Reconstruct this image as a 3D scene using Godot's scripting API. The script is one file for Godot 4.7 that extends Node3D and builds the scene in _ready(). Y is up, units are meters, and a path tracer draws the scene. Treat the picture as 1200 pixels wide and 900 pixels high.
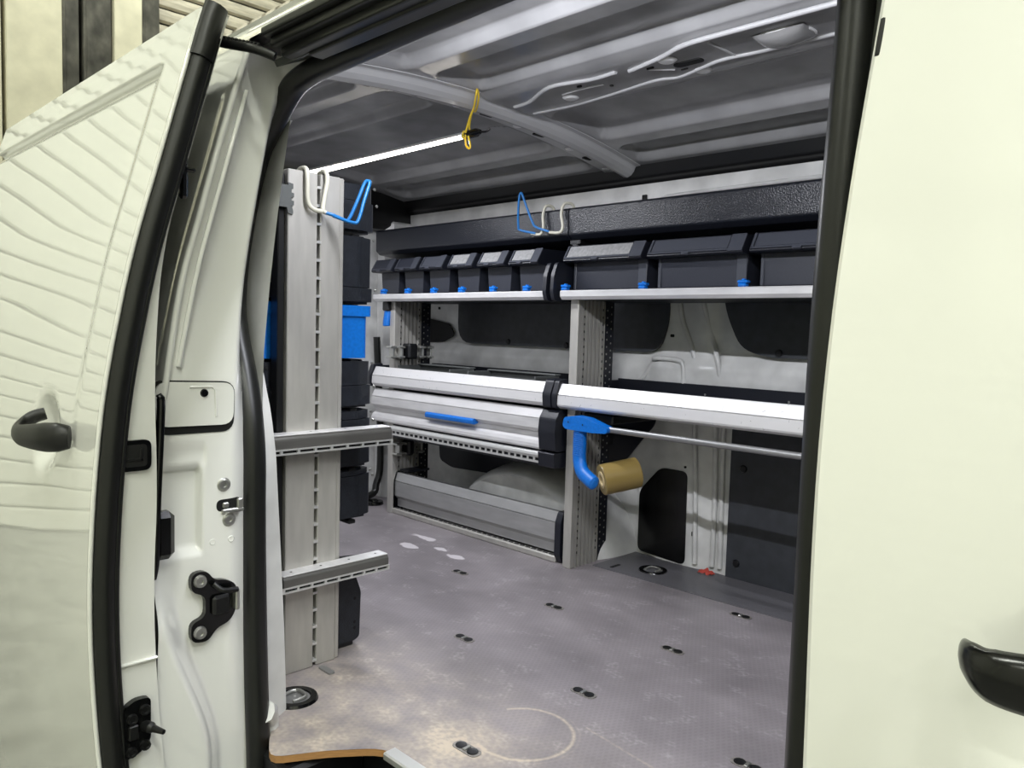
extends Node3D

var M := {}
var van: Node3D
var grp := 1

# ---------------------------------------------------------------- profiles of the body side
const SKIN := [[-0.6, -0.47], [-0.3, -0.435], [0.1, -0.395], [0.23, -0.387], [0.34, -0.384], [0.445, -0.387], [0.58, -0.396], [0.7, -0.409], [0.8, -0.429], [0.9, -0.448], [0.97, -0.468], [1.065, -0.495], [1.165, -0.522], [1.25, -0.546], [1.325, -0.564], [1.45, -0.62]]
func door_z(y: float) -> float:
	for i in SKIN.size() - 1:
		if y <= SKIN[i + 1][0]:
			var t: float = clampf((y - SKIN[i][0]) / (SKIN[i + 1][0] - SKIN[i][0]), 0, 1)
			return lerpf(SKIN[i][1], SKIN[i + 1][1], t)
	return SKIN[-1][1]
func smooth_z(y: float) -> float:
	return (door_z(y - 0.06) + door_z(y - 0.03) + door_z(y) + door_z(y + 0.03) + door_z(y + 0.06)) / 5.0
func body_z(y: float) -> float:
	return smooth_z(y) - 0.113
func seal_z(y: float) -> float:
	return -0.70 - 0.06 * pow(maxf(0, (y - 0.6) / 0.6), 1.5)
func roof_y(z: float) -> float:
	return 1.458 - 0.085 * pow((z + 1.5) / 0.8, 2)
func wall_z(y: float) -> float:
	return -2.33 + 0.06 * smoothstep(0.8, 1.35, y)

# ---------------------------------------------------------------- mesh helpers
func begin(smooth := false) -> SurfaceTool:
	var s := SurfaceTool.new()
	s.begin(Mesh.PRIMITIVE_TRIANGLES)
	s.set_smooth_group(0 if smooth else -1)
	return s
func tri(s: SurfaceTool, a: Vector3, b: Vector3, c: Vector3) -> void:
	s.add_vertex(a); s.add_vertex(c); s.add_vertex(b)
func quad(s: SurfaceTool, a: Vector3, b: Vector3, c: Vector3, d: Vector3) -> void:
	tri(s, a, b, c); tri(s, a, c, d)
func tri_out(s: SurfaceTool, a: Vector3, b: Vector3, c: Vector3, o: Vector3) -> void:
	if (b - a).cross(c - a).dot((a + b + c) / 3.0 - o) >= 0: tri(s, a, b, c)
	else: tri(s, a, c, b)
func flat(s: SurfaceTool) -> void: s.set_smooth_group(-1)
func soft(s: SurfaceTool) -> void:
	grp += 1; s.set_smooth_group(grp)
# chamfered box between two corners
func bx(s: SurfaceTool, p: Vector3, q: Vector3, b := 0.0, t := Transform3D.IDENTITY) -> void:
	flat(s)
	var lo := Vector3(minf(p.x, q.x), minf(p.y, q.y), minf(p.z, q.z)); var hi := Vector3(maxf(p.x, q.x), maxf(p.y, q.y), maxf(p.z, q.z))
	var c := (lo + hi) / 2; var h := (hi - lo) / 2
	b = minf(b, minf(h.x, minf(h.y, h.z)) * 0.9)
	var v := func(g: Vector3, ax: int) -> Vector3:
		var r := Vector3(g.x * h.x, g.y * h.y, g.z * h.z)
		for k in 3:
			if k != ax: r[k] -= g[k] * b
		return t * (c + r)
	var o := t * c
	for ax in 3:
		var e := (ax + 1) % 3; var f := (ax + 2) % 3
		for sg in [-1.0, 1.0]:
			var g := []
			for m in [[-1.0, -1.0], [1.0, -1.0], [1.0, 1.0], [-1.0, 1.0]]:
				var k := Vector3.ZERO; k[ax] = sg; k[e] = m[0]; k[f] = m[1]; g.append(v.call(k, ax))
			tri_out(s, g[0], g[1], g[2], o); tri_out(s, g[0], g[2], g[3], o)
		if b > 0:
			for m in [[-1.0, -1.0], [1.0, -1.0], [1.0, 1.0], [-1.0, 1.0]]:
				var k0 := Vector3.ZERO; k0[ax] = -1; k0[e] = m[0]; k0[f] = m[1]
				var k1 := k0; k1[ax] = 1
				var q0: Vector3 = v.call(k0, e); var q1: Vector3 = v.call(k1, e); var q2: Vector3 = v.call(k1, f); var q3: Vector3 = v.call(k0, f)
				tri_out(s, q0, q1, q2, o); tri_out(s, q0, q2, q3, o)
	if b > 0:
		for i in 8:
			var g := Vector3(-1 if i & 1 else 1, -1 if i & 2 else 1, -1 if i & 4 else 1)
			tri_out(s, v.call(g, 0), v.call(g, 1), v.call(g, 2), o)
# polygon (Vector2 list) swept along W in the frame U, V
func extrude(s: SurfaceTool, poly: Array, o: Vector3, u: Vector3, v: Vector3, w: Vector3, smooth := false, caps := true) -> void:
	var p := PackedVector2Array(poly)
	var area := 0.0
	for i in p.size(): area += p[i].cross(p[(i + 1) % p.size()])
	var flip := (area > 0) != (u.cross(v).dot(w) > 0)
	if smooth: soft(s)
	else: flat(s)
	for i in p.size():
		var a := o + u * p[i].x + v * p[i].y
		var b := o + u * p[(i + 1) % p.size()].x + v * p[(i + 1) % p.size()].y
		if flip: quad(s, b, a, a + w, b + w)
		else: quad(s, a, b, b + w, a + w)
	if caps:
		flat(s)
		var ix := Geometry2D.triangulate_polygon(p)
		for i in range(0, ix.size(), 3):
			var a := o + u * p[ix[i]].x + v * p[ix[i]].y
			var b := o + u * p[ix[i + 1]].x + v * p[ix[i + 1]].y
			var c := o + u * p[ix[i + 2]].x + v * p[ix[i + 2]].y
			tri_out(s, a, b, c, (a + b + c) / 3 + w)
			tri_out(s, a + w, b + w, c + w, (a + b + c) / 3)
func v2(l: Array) -> Array:
	var r := []
	for q in l: r.append(Vector2(q[0], q[1]))
	return r
# profile in (z, y), swept along x
func ex(s: SurfaceTool, prof: Array, x0: float, x1: float, smooth := false) -> void:
	extrude(s, v2(prof), Vector3(x0, 0, 0), Vector3(0, 0, 1), Vector3.UP, Vector3(x1 - x0, 0, 0), smooth)
# rounded polygon
func rp(pts: Array, r: float, n := 4) -> Array:
	var out := []
	var p := v2(pts)
	for i in p.size():
		var a: Vector2 = p[(i - 1 + p.size()) % p.size()]; var b: Vector2 = p[i]; var c: Vector2 = p[(i + 1) % p.size()]
		var d: float = minf(r, 0.48 * minf(a.distance_to(b), b.distance_to(c)))
		var p0 := b + (a - b).normalized() * d; var p1 := b + (c - b).normalized() * d
		for k in n + 1:
			var t := float(k) / n
			out.append(p0.lerp(b, t).lerp(b.lerp(p1, t), t))
	return out
func rr(cx: float, cy: float, w: float, h: float, r: float, n := 4) -> Array:
	return rp([[cx - w / 2, cy - h / 2], [cx + w / 2, cy - h / 2], [cx + w / 2, cy + h / 2], [cx - w / 2, cy + h / 2]], r, n)
func plate_z(s: SurfaceTool, poly: Array, z0: float, z1: float) -> void:
	extrude(s, poly, Vector3(0, 0, z0), Vector3.RIGHT, Vector3.UP, Vector3(0, 0, z1 - z0))
func plate_x(s: SurfaceTool, poly: Array, x0: float, x1: float) -> void:    # polygon in (z, y)
	extrude(s, poly, Vector3(x0, 0, 0), Vector3(0, 0, 1), Vector3.UP, Vector3(x1 - x0, 0, 0))
func plate_y(s: SurfaceTool, poly: Array, y0: float, y1: float) -> void:    # polygon in (x, z)
	extrude(s, poly, Vector3(0, y0, 0), Vector3.RIGHT, Vector3(0, 0, 1), Vector3(0, y1 - y0, 0))
func spline(pts: Array, per := 6, closed := false) -> Array:
	var out := []; var n := pts.size()
	for i in (n if closed else n - 1):
		var a: Vector3 = pts[(i - 1 + n) % n] if closed or i > 0 else pts[0]
		var b: Vector3 = pts[i]; var c: Vector3 = pts[(i + 1) % n]
		var d: Vector3 = pts[(i + 2) % n] if closed or i + 2 < n else pts[n - 1]
		for k in per: out.append(b.cubic_interpolate(c, a, d, float(k) / per))
	if not closed: out.append(pts[n - 1])
	return out
func tube(s: SurfaceTool, pts: Array, r: float, n := 8, closed := false, squash := 1.0, up := Vector3.ZERO, ends := 1.0, rs := []) -> void:
	soft(s)
	var rings := []; var m := pts.size()
	var t0: Vector3 = (pts[1] - pts[0]).normalized()
	var nx: Vector3 = up if up != Vector3.ZERO else (Vector3.UP if absf(t0.y) < 0.8 else Vector3.RIGHT)
	for i in m:
		var a: Vector3 = pts[(i - 1 + m) % m] if closed or i > 0 else pts[0]
		var b: Vector3 = pts[(i + 1) % m] if closed or i < m - 1 else pts[m - 1]
		var t := (b - a).normalized()
		if up != Vector3.ZERO: nx = up
		nx = (nx - t * nx.dot(t)).normalized()
		var by := t.cross(nx)
		var k := 1.0
		if not closed and (i == 0 or i == m - 1): k = ends
		if rs.size():
			var f := float(i) / (m - 1) * (rs.size() - 1); var i0 := int(f)
			k = lerpf(rs[i0], rs[mini(i0 + 1, rs.size() - 1)], f - i0)
		var ring := []
		for j in n:
			var g := TAU * j / n
			ring.append(pts[i] + (nx * cos(g) + by * sin(g) * squash) * r * k)
		rings.append(ring)
	for i in (m if closed else m - 1):
		var i2 := (i + 1) % m; var o: Vector3 = (pts[i] + pts[i2]) / 2
		for j in n:
			var j2 := (j + 1) % n
			tri_out(s, rings[i][j], rings[i2][j], rings[i2][j2], o); tri_out(s, rings[i][j], rings[i2][j2], rings[i][j2], o)
	if not closed:
		flat(s)
		for e in [0, m - 1]:
			var o: Vector3 = pts[1] if e == 0 else pts[m - 2]
			for j in range(1, n - 1): tri_out(s, rings[e][0], rings[e][j], rings[e][j + 1], o)
# profile of (radius, height) turned round an axis
func lathe(s: SurfaceTool, prof: Array, o: Vector3, axis: Vector3, n := 16, smooth := true) -> void:
	var x := axis.cross(Vector3.UP if absf(axis.y) < 0.9 else Vector3.RIGHT).normalized(); var y := axis.cross(x)
	for i in prof.size() - 1:
		if smooth: soft(s)
		else: flat(s)
		for j in n:
			var g := TAU * j / n; var h := TAU * (j + 1) / n
			var d := x * cos(g) + y * sin(g); var e := x * cos(h) + y * sin(h)
			var a: Vector3 = o + d * prof[i][0] + axis * prof[i][1]; var b: Vector3 = o + e * prof[i][0] + axis * prof[i][1]
			var c: Vector3 = o + e * prof[i + 1][0] + axis * prof[i + 1][1]; var f: Vector3 = o + d * prof[i + 1][0] + axis * prof[i + 1][1]
			if prof[i][0] > 1e-6: tri(s, a, b, c)
			if prof[i + 1][0] > 1e-6: tri(s, a, c, f)
func grid(s: SurfaceTool, nu: int, nv: int, f: Callable) -> void:
	soft(s)
	var P := []
	for i in nu + 1:
		var row := []
		for j in nv + 1: row.append(f.call(float(i) / nu, float(j) / nv))
		P.append(row)
	for i in nu:
		for j in nv:
			for q in [[i, j], [i + 1, j + 1], [i + 1, j], [i, j], [i, j + 1], [i + 1, j + 1]]:
				s.add_vertex(P[q[0]][q[1]])
func fin(called: String, s: SurfaceTool, m: Material, parent: Node = self, label := "") -> MeshInstance3D:
	s.generate_normals()
	var o := MeshInstance3D.new()
	o.name = called; o.mesh = s.commit(); o.material_override = m
	parent.add_child(o, true)
	if parent != self and parent is not MeshInstance3D: o.position = -parent.position
	if label: o.set_meta("label", label)
	return o
# one part per item, each shaped by f(surface, item)
func each(called: String, items: Array, m: Material, parent: Node, f: Callable, label := "") -> void:
	for it in items:
		var s := begin(); f.call(s, it); fin(called, s, m, parent, label)
func knob(s: SurfaceTool, prof: Array, o: Vector3, axis: Vector3, n := 12) -> void: lathe(s, prof, o, axis, n)
func copy_part(o: MeshInstance3D, d: Vector3, parent: Node) -> MeshInstance3D:
	var c: MeshInstance3D = o.duplicate()
	c.name = String(o.name).rstrip("0123456789_"); parent.add_child(c, true); c.position = o.position + d
	return c
func tag(o: Node, label: String, category: String, group := "") -> Node:
	o.set_meta("label", label); o.set_meta("category", category)
	if group: o.set_meta("group", group)
	return o
func thing(called: String, at: Vector3, label: String, category: String, group := "") -> Node3D:
	var o := Node3D.new(); o.name = called; o.position = at; add_child(o, true)
	tag(o, label, category, group)
	return o
func dup(o: Node3D, d: Vector3, label: String) -> Node3D:
	var c: Node3D = o.duplicate(); c.name = String(o.name).rstrip("0123456789_"); add_child(c, true)
	c.position = o.position + d; c.set_meta("label", label)
	return c
func struct(o: Node) -> Node:
	o.set_meta("kind", "structure"); return o
func stuff(o: Node) -> Node:
	o.set_meta("kind", "stuff"); return o

# ---------------------------------------------------------------- materials
func noise_tex(freq: float, lo: float, hi: float, seed_: int, octaves := 4, size := 256, as_normal := false, bump := 4.0, stretch := 1.0) -> Texture2D:
	var n := FastNoiseLite.new(); n.seed = seed_; n.frequency = freq; n.fractal_octaves = octaves
	var im: Image = n.get_seamless_image(size, size)
	im.convert(Image.FORMAT_RGB8)
	if as_normal:
		im.convert(Image.FORMAT_RGBA8); im.bump_map_to_normal_map(bump)
	else:
		for y in size:
			for x in size:
				var g := lerpf(lo, hi, im.get_pixel(x, y).r)
				im.set_pixel(x, y, Color(g, g, g))
	im.generate_mipmaps()
	return ImageTexture.create_from_image(im)
# short dark scratches on a pale ground
func fleck_tex() -> Texture2D:
	var im := Image.create(1024, 1024, false, Image.FORMAT_RGB8); im.fill(Color(1, 1, 1))
	var rng := RandomNumberGenerator.new(); rng.seed = 77
	for k in 260:
		var p := Vector2(rng.randf() * 1024, rng.randf() * 1024); var a := rng.randf() * TAU; var n := int(rng.randf_range(2, 26)); var g := rng.randf_range(0.3, 0.8)
		for i in n:
			im.set_pixel(posmod(int(p.x), 1024), posmod(int(p.y), 1024), Color(g, g, g))
			p += Vector2(cos(a), sin(a)) * 0.8; a += rng.randf_range(-0.3, 0.3)
	im.generate_mipmaps()
	return ImageTexture.create_from_image(im)
func mat(c: Color, rough: float, metal := 0.0, tex: Texture2D = null, scale := Vector3.ONE, nrm: Texture2D = null, ns := 0.3) -> StandardMaterial3D:
	var m := StandardMaterial3D.new()
	m.albedo_color = c; m.roughness = rough; m.metallic = metal
	if tex or nrm:
		m.uv1_triplanar = true; m.uv1_world_triplanar = true; m.uv1_scale = scale
		if tex: m.albedo_texture = tex
		if nrm: m.normal_enabled = true; m.normal_texture = nrm; m.normal_scale = ns
	return m
func glow(c: Color, e: float) -> StandardMaterial3D:
	var m := mat(c, 0.4); m.emission_enabled = true; m.emission = c; m.emission_energy_multiplier = e
	return m
func materials() -> void:
	var grain := noise_tex(0.02, 0.82, 1.0, 3)
	var scuff := noise_tex(0.045, 0.72, 1.0, 8, 5)
	var soft_scuff := noise_tex(0.02, 0.90, 1.0, 18, 5)
	var fine := noise_tex(0.12, 0.88, 1.0, 11, 3)
	var bump := noise_tex(0.25, 0, 1, 5, 2, 256, true, 3.0)
	M.paint = mat(Color(0.925, 0.925, 0.905), 0.07)
	M.paint.clearcoat_enabled = true; M.paint.clearcoat = 1.0; M.paint.clearcoat_roughness = 0.03
	M.inner = mat(Color(0.90, 0.90, 0.89), 0.28, 0, grain, Vector3.ONE * 1.3)
	M.roof = mat(Color(0.66, 0.66, 0.665), 0.18, 0, grain, Vector3.ONE * 0.9)
	M.bow = mat(Color(0.72, 0.72, 0.725), 0.25)
	M.cup = mat(Color(0.62, 0.60, 0.58), 0.4, 0.3, scuff, Vector3.ONE * 9)
	M.bead = mat(Color(0.86, 0.86, 0.86), 0.3)
	M.rubber = mat(Color(0.085, 0.088, 0.083), 0.36)
	M.trim = mat(Color(0.05, 0.052, 0.055), 0.42)
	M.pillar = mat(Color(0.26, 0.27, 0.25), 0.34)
	M.black = mat(Color(0.055, 0.058, 0.07), 0.45, 0, fine, Vector3.ONE * 6)
	M.gloss = mat(Color(0.03, 0.032, 0.033), 0.2)
	M.hole = mat(Color(0.012, 0.012, 0.014), 0.7)
	M.navy = mat(Color(0.095, 0.105, 0.14), 0.42, 0, fine, Vector3.ONE * 4, bump, 0.15)
	M.case = mat(Color(0.125, 0.14, 0.17), 0.45, 0, scuff, Vector3.ONE * 3, bump, 0.15)
	M.duct = mat(Color(0.105, 0.115, 0.145), 0.3, 0, fine, Vector3.ONE * 3, bump, 0.25)
	M.bin = mat(Color(0.18, 0.19, 0.225), 0.4, 0, fine, Vector3.ONE * 4)
	M.lid = mat(Color(0.24, 0.25, 0.28), 0.36)
	M.slate = mat(Color(0.235, 0.245, 0.265), 0.5, 0, grain, Vector3.ONE * 3)
	M.blue = mat(Color(0.0, 0.43, 0.80), 0.42, 0, fine, Vector3.ONE * 3)
	M.wire = mat(Color(0.06, 0.40, 0.66), 0.35)
	M.cream = mat(Color(0.75, 0.74, 0.68), 0.45)
	M.alu = mat(Color(0.82, 0.815, 0.80), 0.38, 0.55, scuff, Vector3(2.5, 2.5, 2.5), bump, 0.06)
	M.post = mat(Color(0.76, 0.75, 0.725), 0.42, 0.5, noise_tex(0.03, 0.92, 1.0, 21, 3), Vector3(4, 0.8, 4))
	M.tray = mat(Color(0.87, 0.865, 0.865), 0.4, 0.35, soft_scuff, Vector3(1.2, 5, 5))
	M.bar = mat(Color(0.47, 0.465, 0.45), 0.36, 0.6, soft_scuff, Vector3(5, 5, 1.2))
	M.worn = mat(Color(0.87, 0.865, 0.865), 0.4, 0.3, fleck_tex(), Vector3(1.3, 1.3, 1.3))
	M.rail = mat(Color(0.85, 0.85, 0.84), 0.3, 0.6)
	M.steel = mat(Color(0.60, 0.60, 0.60), 0.42, 0.7)
	M.zinc = mat(Color(0.74, 0.74, 0.72), 0.32, 0.85)
	M.kick = mat(Color(0.70, 0.70, 0.70), 0.38, 0.5, soft_scuff, Vector3(1.2, 5, 5))
	M.ply = mat(Color(0.78, 0.58, 0.36), 0.6, 0, noise_tex(0.05, 0.75, 1.0, 31), Vector3(3, 60, 3))
	M.tape = mat(Color(0.55, 0.47, 0.27), 0.28)
	M.paper = mat(Color(0.80, 0.72, 0.55), 0.7)
	M.red = mat(Color(0.72, 0.27, 0.22), 0.7)
	M.label = mat(Color(0.60, 0.60, 0.60), 0.5, 0, scuff, Vector3.ONE * 6)  # pale tone holding the white reflection painted on some labels
	M.yellow = mat(Color(0.96, 0.83, 0.25), 0.3)
	M.yellow.backlight_enabled = true; M.yellow.backlight = Color(0.5, 0.4, 0.05)
	M.greytrim = mat(Color(0.33, 0.34, 0.335), 0.4)
	M.edgefloor = mat(Color(0.40, 0.395, 0.41), 0.45, 0, fine, Vector3.ONE * 5)
	M.wall = mat(Color(0.88, 0.86, 0.77), 0.6, 0, soft_scuff, Vector3.ONE * 0.9)
	M.column = mat(Color(0.42, 0.41, 0.38), 0.6, 0.2, noise_tex(0.03, 0.45, 1.0, 41, 5), Vector3(0.9, 0.6, 0.9))
	M.concrete = mat(Color(0.62, 0.62, 0.60), 0.5, 0, scuff, Vector3.ONE * 0.3)
	M.slat = mat(Color(0.86, 0.83, 0.76), 0.5, 0, scuff, Vector3(0.4, 1.5, 0.4))
	M.white_wall = mat(Color(0.92, 0.92, 0.88), 0.6)
	M.led = glow(Color(1.0, 0.97, 0.93), 9.0)
	M.led2 = glow(Color(0.97, 0.97, 1.0), 30.0)
	M.diode = glow(Color(1.0, 0.98, 0.95), 30.0)
	M.lamp = glow(Color(1.0, 0.99, 0.94), 6.0)
	M.clear = mat(Color(0.75, 0.75, 0.76), 0.15)

const GARAGE := 4.7
const STRIP := 1.4
const STRIP2 := 1.9
func _ready() -> void:
	var cam := Camera3D.new(); cam.name = "camera"
	cam.transform = Transform3D(Basis(Vector3(0.709957, 0.028191, -0.703681), Vector3(-0.069039, 0.997172, -0.029706), Vector3(0.700853, 0.069671, 0.709895)), Vector3(0, 0.8, 0))
	cam.fov = rad_to_deg(2.0 * atan(450.0 / 910.0)); cam.near = 0.02
	add_child(cam)
	var env := Environment.new()
	env.background_mode = Environment.BG_COLOR; env.background_color = Color(0.5, 0.5, 0.5)
	env.tonemap_mode = Environment.TONE_MAPPER_LINEAR; env.tonemap_exposure = 1.0
	env.sdfgi_enabled = true; env.ssao_enabled = true; env.ssil_enabled = true
	var we := WorldEnvironment.new(); we.name = "environment"; we.environment = env; add_child(we)
	materials()
	garage()
	build_van()
	far_rack(); front_rack(); case_rack()
	bins(); cases()
	small_things()

# ---------------------------------------------------------------- garage round the van
func area_light(called: String, at: Vector3, size: Vector2, energy: float, c: Color, look: Vector3, parent: Node = self) -> void:
	var l := AreaLight3D.new(); l.name = called; l.area_size = size; l.area_normalize_energy = true
	l.light_energy = energy; l.light_color = c; l.shadow_enabled = true; l.area_range = 30.0; l.area_attenuation = 2.0
	parent.add_child(l, true)
	l.global_position = at; l.look_at(at + look, Vector3.FORWARD if absf(look.y) > 0.9 else Vector3.UP)

func garage() -> void:
	var s := begin(); bx(s, Vector3(-7.2, -0.72, -6.2), Vector3(5.2, -0.62, 5.2))
	struct(fin("floor", s, M.concrete))
	s = begin(); bx(s, Vector3(-7.2, 4.9, -6.2), Vector3(5.2, 5.0, 5.2)); struct(fin("ceiling", s, M.white_wall))
	s = begin(); bx(s, Vector3(-7.2, -0.62, -6.2), Vector3(5.2, 4.9, -6.0)); struct(fin("wall_far", s, M.white_wall))
	s = begin(); bx(s, Vector3(5.0, -0.62, -6.0), Vector3(5.2, 4.9, 5.2)); struct(fin("wall_front", s, M.white_wall))
	# rear wall: beige panels between steel columns, then a slatted shutter
	s = begin(); bx(s, Vector3(-7.2, -0.62, -6.0), Vector3(-6.2, 4.9, 5.2))
	var w: Node = struct(fin("wall_rear", s, M.column))
	for p in [[-0.6, -1.3], [-1.325, -1.655], [-1.985, -2.175]]:
		s = begin(); bx(s, Vector3(-6.2, -0.62, p[0]), Vector3(-5.99, 4.9, p[1]), 0.006)
		fin("wall_panel", s, M.wall, w)
	for p in [[-1.66, -1.77], [-1.79, -1.98], [-2.18, -2.31]]:
		s = begin(); bx(s, Vector3(-6.2, -0.62, p[0]), Vector3(-6.03, 4.9, p[1]), 0.004)
		bx(s, Vector3(-6.03, -0.62, p[0]), Vector3(-6.01, 4.9, p[0] - 0.02), 0.003)
		fin("steel_column", s, M.column, w)
	var y := 1.9
	var k := 0
	while y < 4.8:
		s = begin()
		ex(s, [[0.0, 0.0], [0.03, 0.012], [0.034, 0.05], [0.03, 0.092], [0.0, 0.104]], 0, 1)
		# the profile runs along x; turn it so that the slat runs along z and bulges to the van
		var o: MeshInstance3D = fin("slat", s, M.slat, w)
		o.transform = Transform3D(Basis(Vector3(0, 0, -3.6), Vector3(0, 1, 0), Vector3(1, 0, 0)), Vector3(-6.2, y, -2.33))
		y += 0.112 if k % 3 else 0.118
		k += 1
	s = begin()
	y = -0.6
	while y < 4.8:
		bx(s, Vector3(-6.19, y, -0.4), Vector3(-6.1, y + 0.17, 5.0), 0.015); y += 0.185
	stuff(fin("shutter_slats", s, M.white_wall, w))
	# wall across from the door: white slatted shutter that the paint mirrors
	s = begin(); bx(s, Vector3(-7.2, -0.62, 5.0), Vector3(5.2, 4.9, 5.2))
	w = struct(fin("wall_near", s, M.white_wall))
	s = begin()
	y = -0.6
	while y < 4.8:
		ex(s, [[5.0, y], [4.975, y + 0.01], [4.96, y + 0.08], [4.975, y + 0.15], [5.0, y + 0.16]], -7.0, 5.0)
		y += 0.185
	stuff(fin("shutter_slats", s, M.white_wall, w))
	# long ceiling lamps; the last is added to brighten the rear wall
	for q in [[-3.4, 0.9, "above the slid-back door, nearer the van", 1.5], [-3.4, 3.9, "above the slid-back door, farther out", 0.7], [0.9, 0.9, "above the photographer, nearer the van", 1.7], [0.9, 3.9, "behind the photographer", 0.8], [3.4, 0.9, "beyond the front door, nearer the van", 2.0], [3.4, 3.9, "beyond the front door, farther out", 1.0], [-5.0, -2.2, "added behind the van to brighten the rear wall", 1.7]]:
		var x: float = q[0]; var z: float = q[1]
		var t := thing("ceiling_lamp", Vector3(x, 4.78, z), "long white ceiling lamp " + q[2], "lamp", "ceiling lamps")
		s = begin(); bx(s, Vector3(x - 0.75, 4.8, z - 0.16), Vector3(x + 0.75, 4.9, z + 0.16), 0.01); fin("housing", s, M.white_wall, t)
		s = begin(); bx(s, Vector3(x - 0.72, 4.77, z - 0.13), Vector3(x + 0.72, 4.8, z + 0.13), 0.005); fin("lamp_panel", s, M.lamp, t)
		area_light("lamp_light", Vector3(x, 4.755, z), Vector2(1.4, 0.24), GARAGE * q[3], Color(0.985, 1.0, 0.955), Vector3.DOWN, t)

# ---------------------------------------------------------------- the van
func floor_tex() -> ImageTexture:
	var W := 1536; var H := 1024
	var n1 := FastNoiseLite.new(); n1.seed = 4; n1.frequency = 0.006; n1.fractal_octaves = 5
	var n2 := FastNoiseLite.new(); n2.seed = 9; n2.frequency = 0.12; n2.fractal_octaves = 3
	var n3 := FastNoiseLite.new(); n3.seed = 17; n3.frequency = 0.018; n3.fractal_octaves = 4
	var a := n1.get_image(W, H); var b := n2.get_image(W, H); var c := n3.get_image(W, H)
	var im := Image.create(W, H, false, Image.FORMAT_RGB8)
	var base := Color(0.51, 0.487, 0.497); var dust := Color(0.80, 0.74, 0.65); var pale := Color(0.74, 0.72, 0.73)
	for j in H:
		var z := -2.35 + 1.7 * (j + 0.5) / H
		for i in W:
			var x := -3.1 + 3.3 * (i + 0.5) / W
			var f1 := a.get_pixel(i, j).r; var f2 := b.get_pixel(i, j).r; var f3 := c.get_pixel(i, j).r
			# anti-slip lattice
			var u := (x + z * 0.577) / 0.0125; var v := (x - z * 0.577) / 0.0125
			var lat := maxf(absf(fposmod(u, 1.0) - 0.5), absf(fposmod(v, 1.0) - 0.5))
			var col := base * (0.88 + 0.24 * f1)
			if lat < 0.3: col = col * 0.955
			# wear: pale scuffs
			var sc := clampf((f3 - 0.6) * 6.0, 0, 1) * clampf((f2 - 0.38) * 3.0, 0, 1)
			if lat > 0.32: sc *= 1.5
			col = col.lerp(pale, minf(sc * 0.22, 0.4))
			# sandy dirt round the cups and step, fading with warm doorway light painted in
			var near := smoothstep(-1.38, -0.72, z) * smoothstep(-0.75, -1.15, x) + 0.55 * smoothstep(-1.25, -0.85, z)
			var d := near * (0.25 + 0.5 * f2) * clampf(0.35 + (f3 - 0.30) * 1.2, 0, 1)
			var g := Vector2(x + 1.07, z + 0.965).length()
			d += clampf(1.0 - g / 0.11, 0, 1) * (0.3 + f2)
			# the ring left by a bucket
			var r := Vector2(x + 1.0197, z + 1.0934).length()
			var ang := atan2(z + 1.0934, x + 1.0197)
			if ang > -2.7 and ang < 1.9: d += clampf(1.0 - absf(r - 0.10) / 0.006, 0, 1) * (0.35 + 0.7 * f2) + clampf(1.0 - absf(r - 0.112) / 0.004, 0, 1) * 0.25 * f2
			# a scratch line
			var l := absf((z + 1.19) - (x + 0.85) * 0.12)
			if x > -0.95 and x < -0.68 and l < 0.003: d += 0.5 * f2
			# white spills at the back
			for p in [[-2.22, -1.74, 0.05, 0.02], [-2.26, -1.85, 0.07, 0.02], [-2.1, -1.80, 0.035, 0.015], [-2.0, -1.77, 0.045, 0.018]]:
				var e := Vector2((x - p[0]) / p[2], (z - p[1]) / p[3]).length() + (f3 - 0.5) * 1.6
				if e < 1.0: col = col.lerp(Color(0.88, 0.86, 0.87), 0.75 * clampf((1.0 - e) * 4, 0, 1))
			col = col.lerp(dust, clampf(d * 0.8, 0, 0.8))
			im.set_pixel(i, j, col)
	im.generate_mipmaps()
	return ImageTexture.create_from_image(im)

func build_van() -> void:
	van = thing("van", Vector3(-1.4, -0.62, -1.5), "white panel van with its side door slid open, fitted with racking inside", "van")
	van_floor(); van_shell(); van_roof(); van_jamb(); sliding_door(); front_door()

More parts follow.
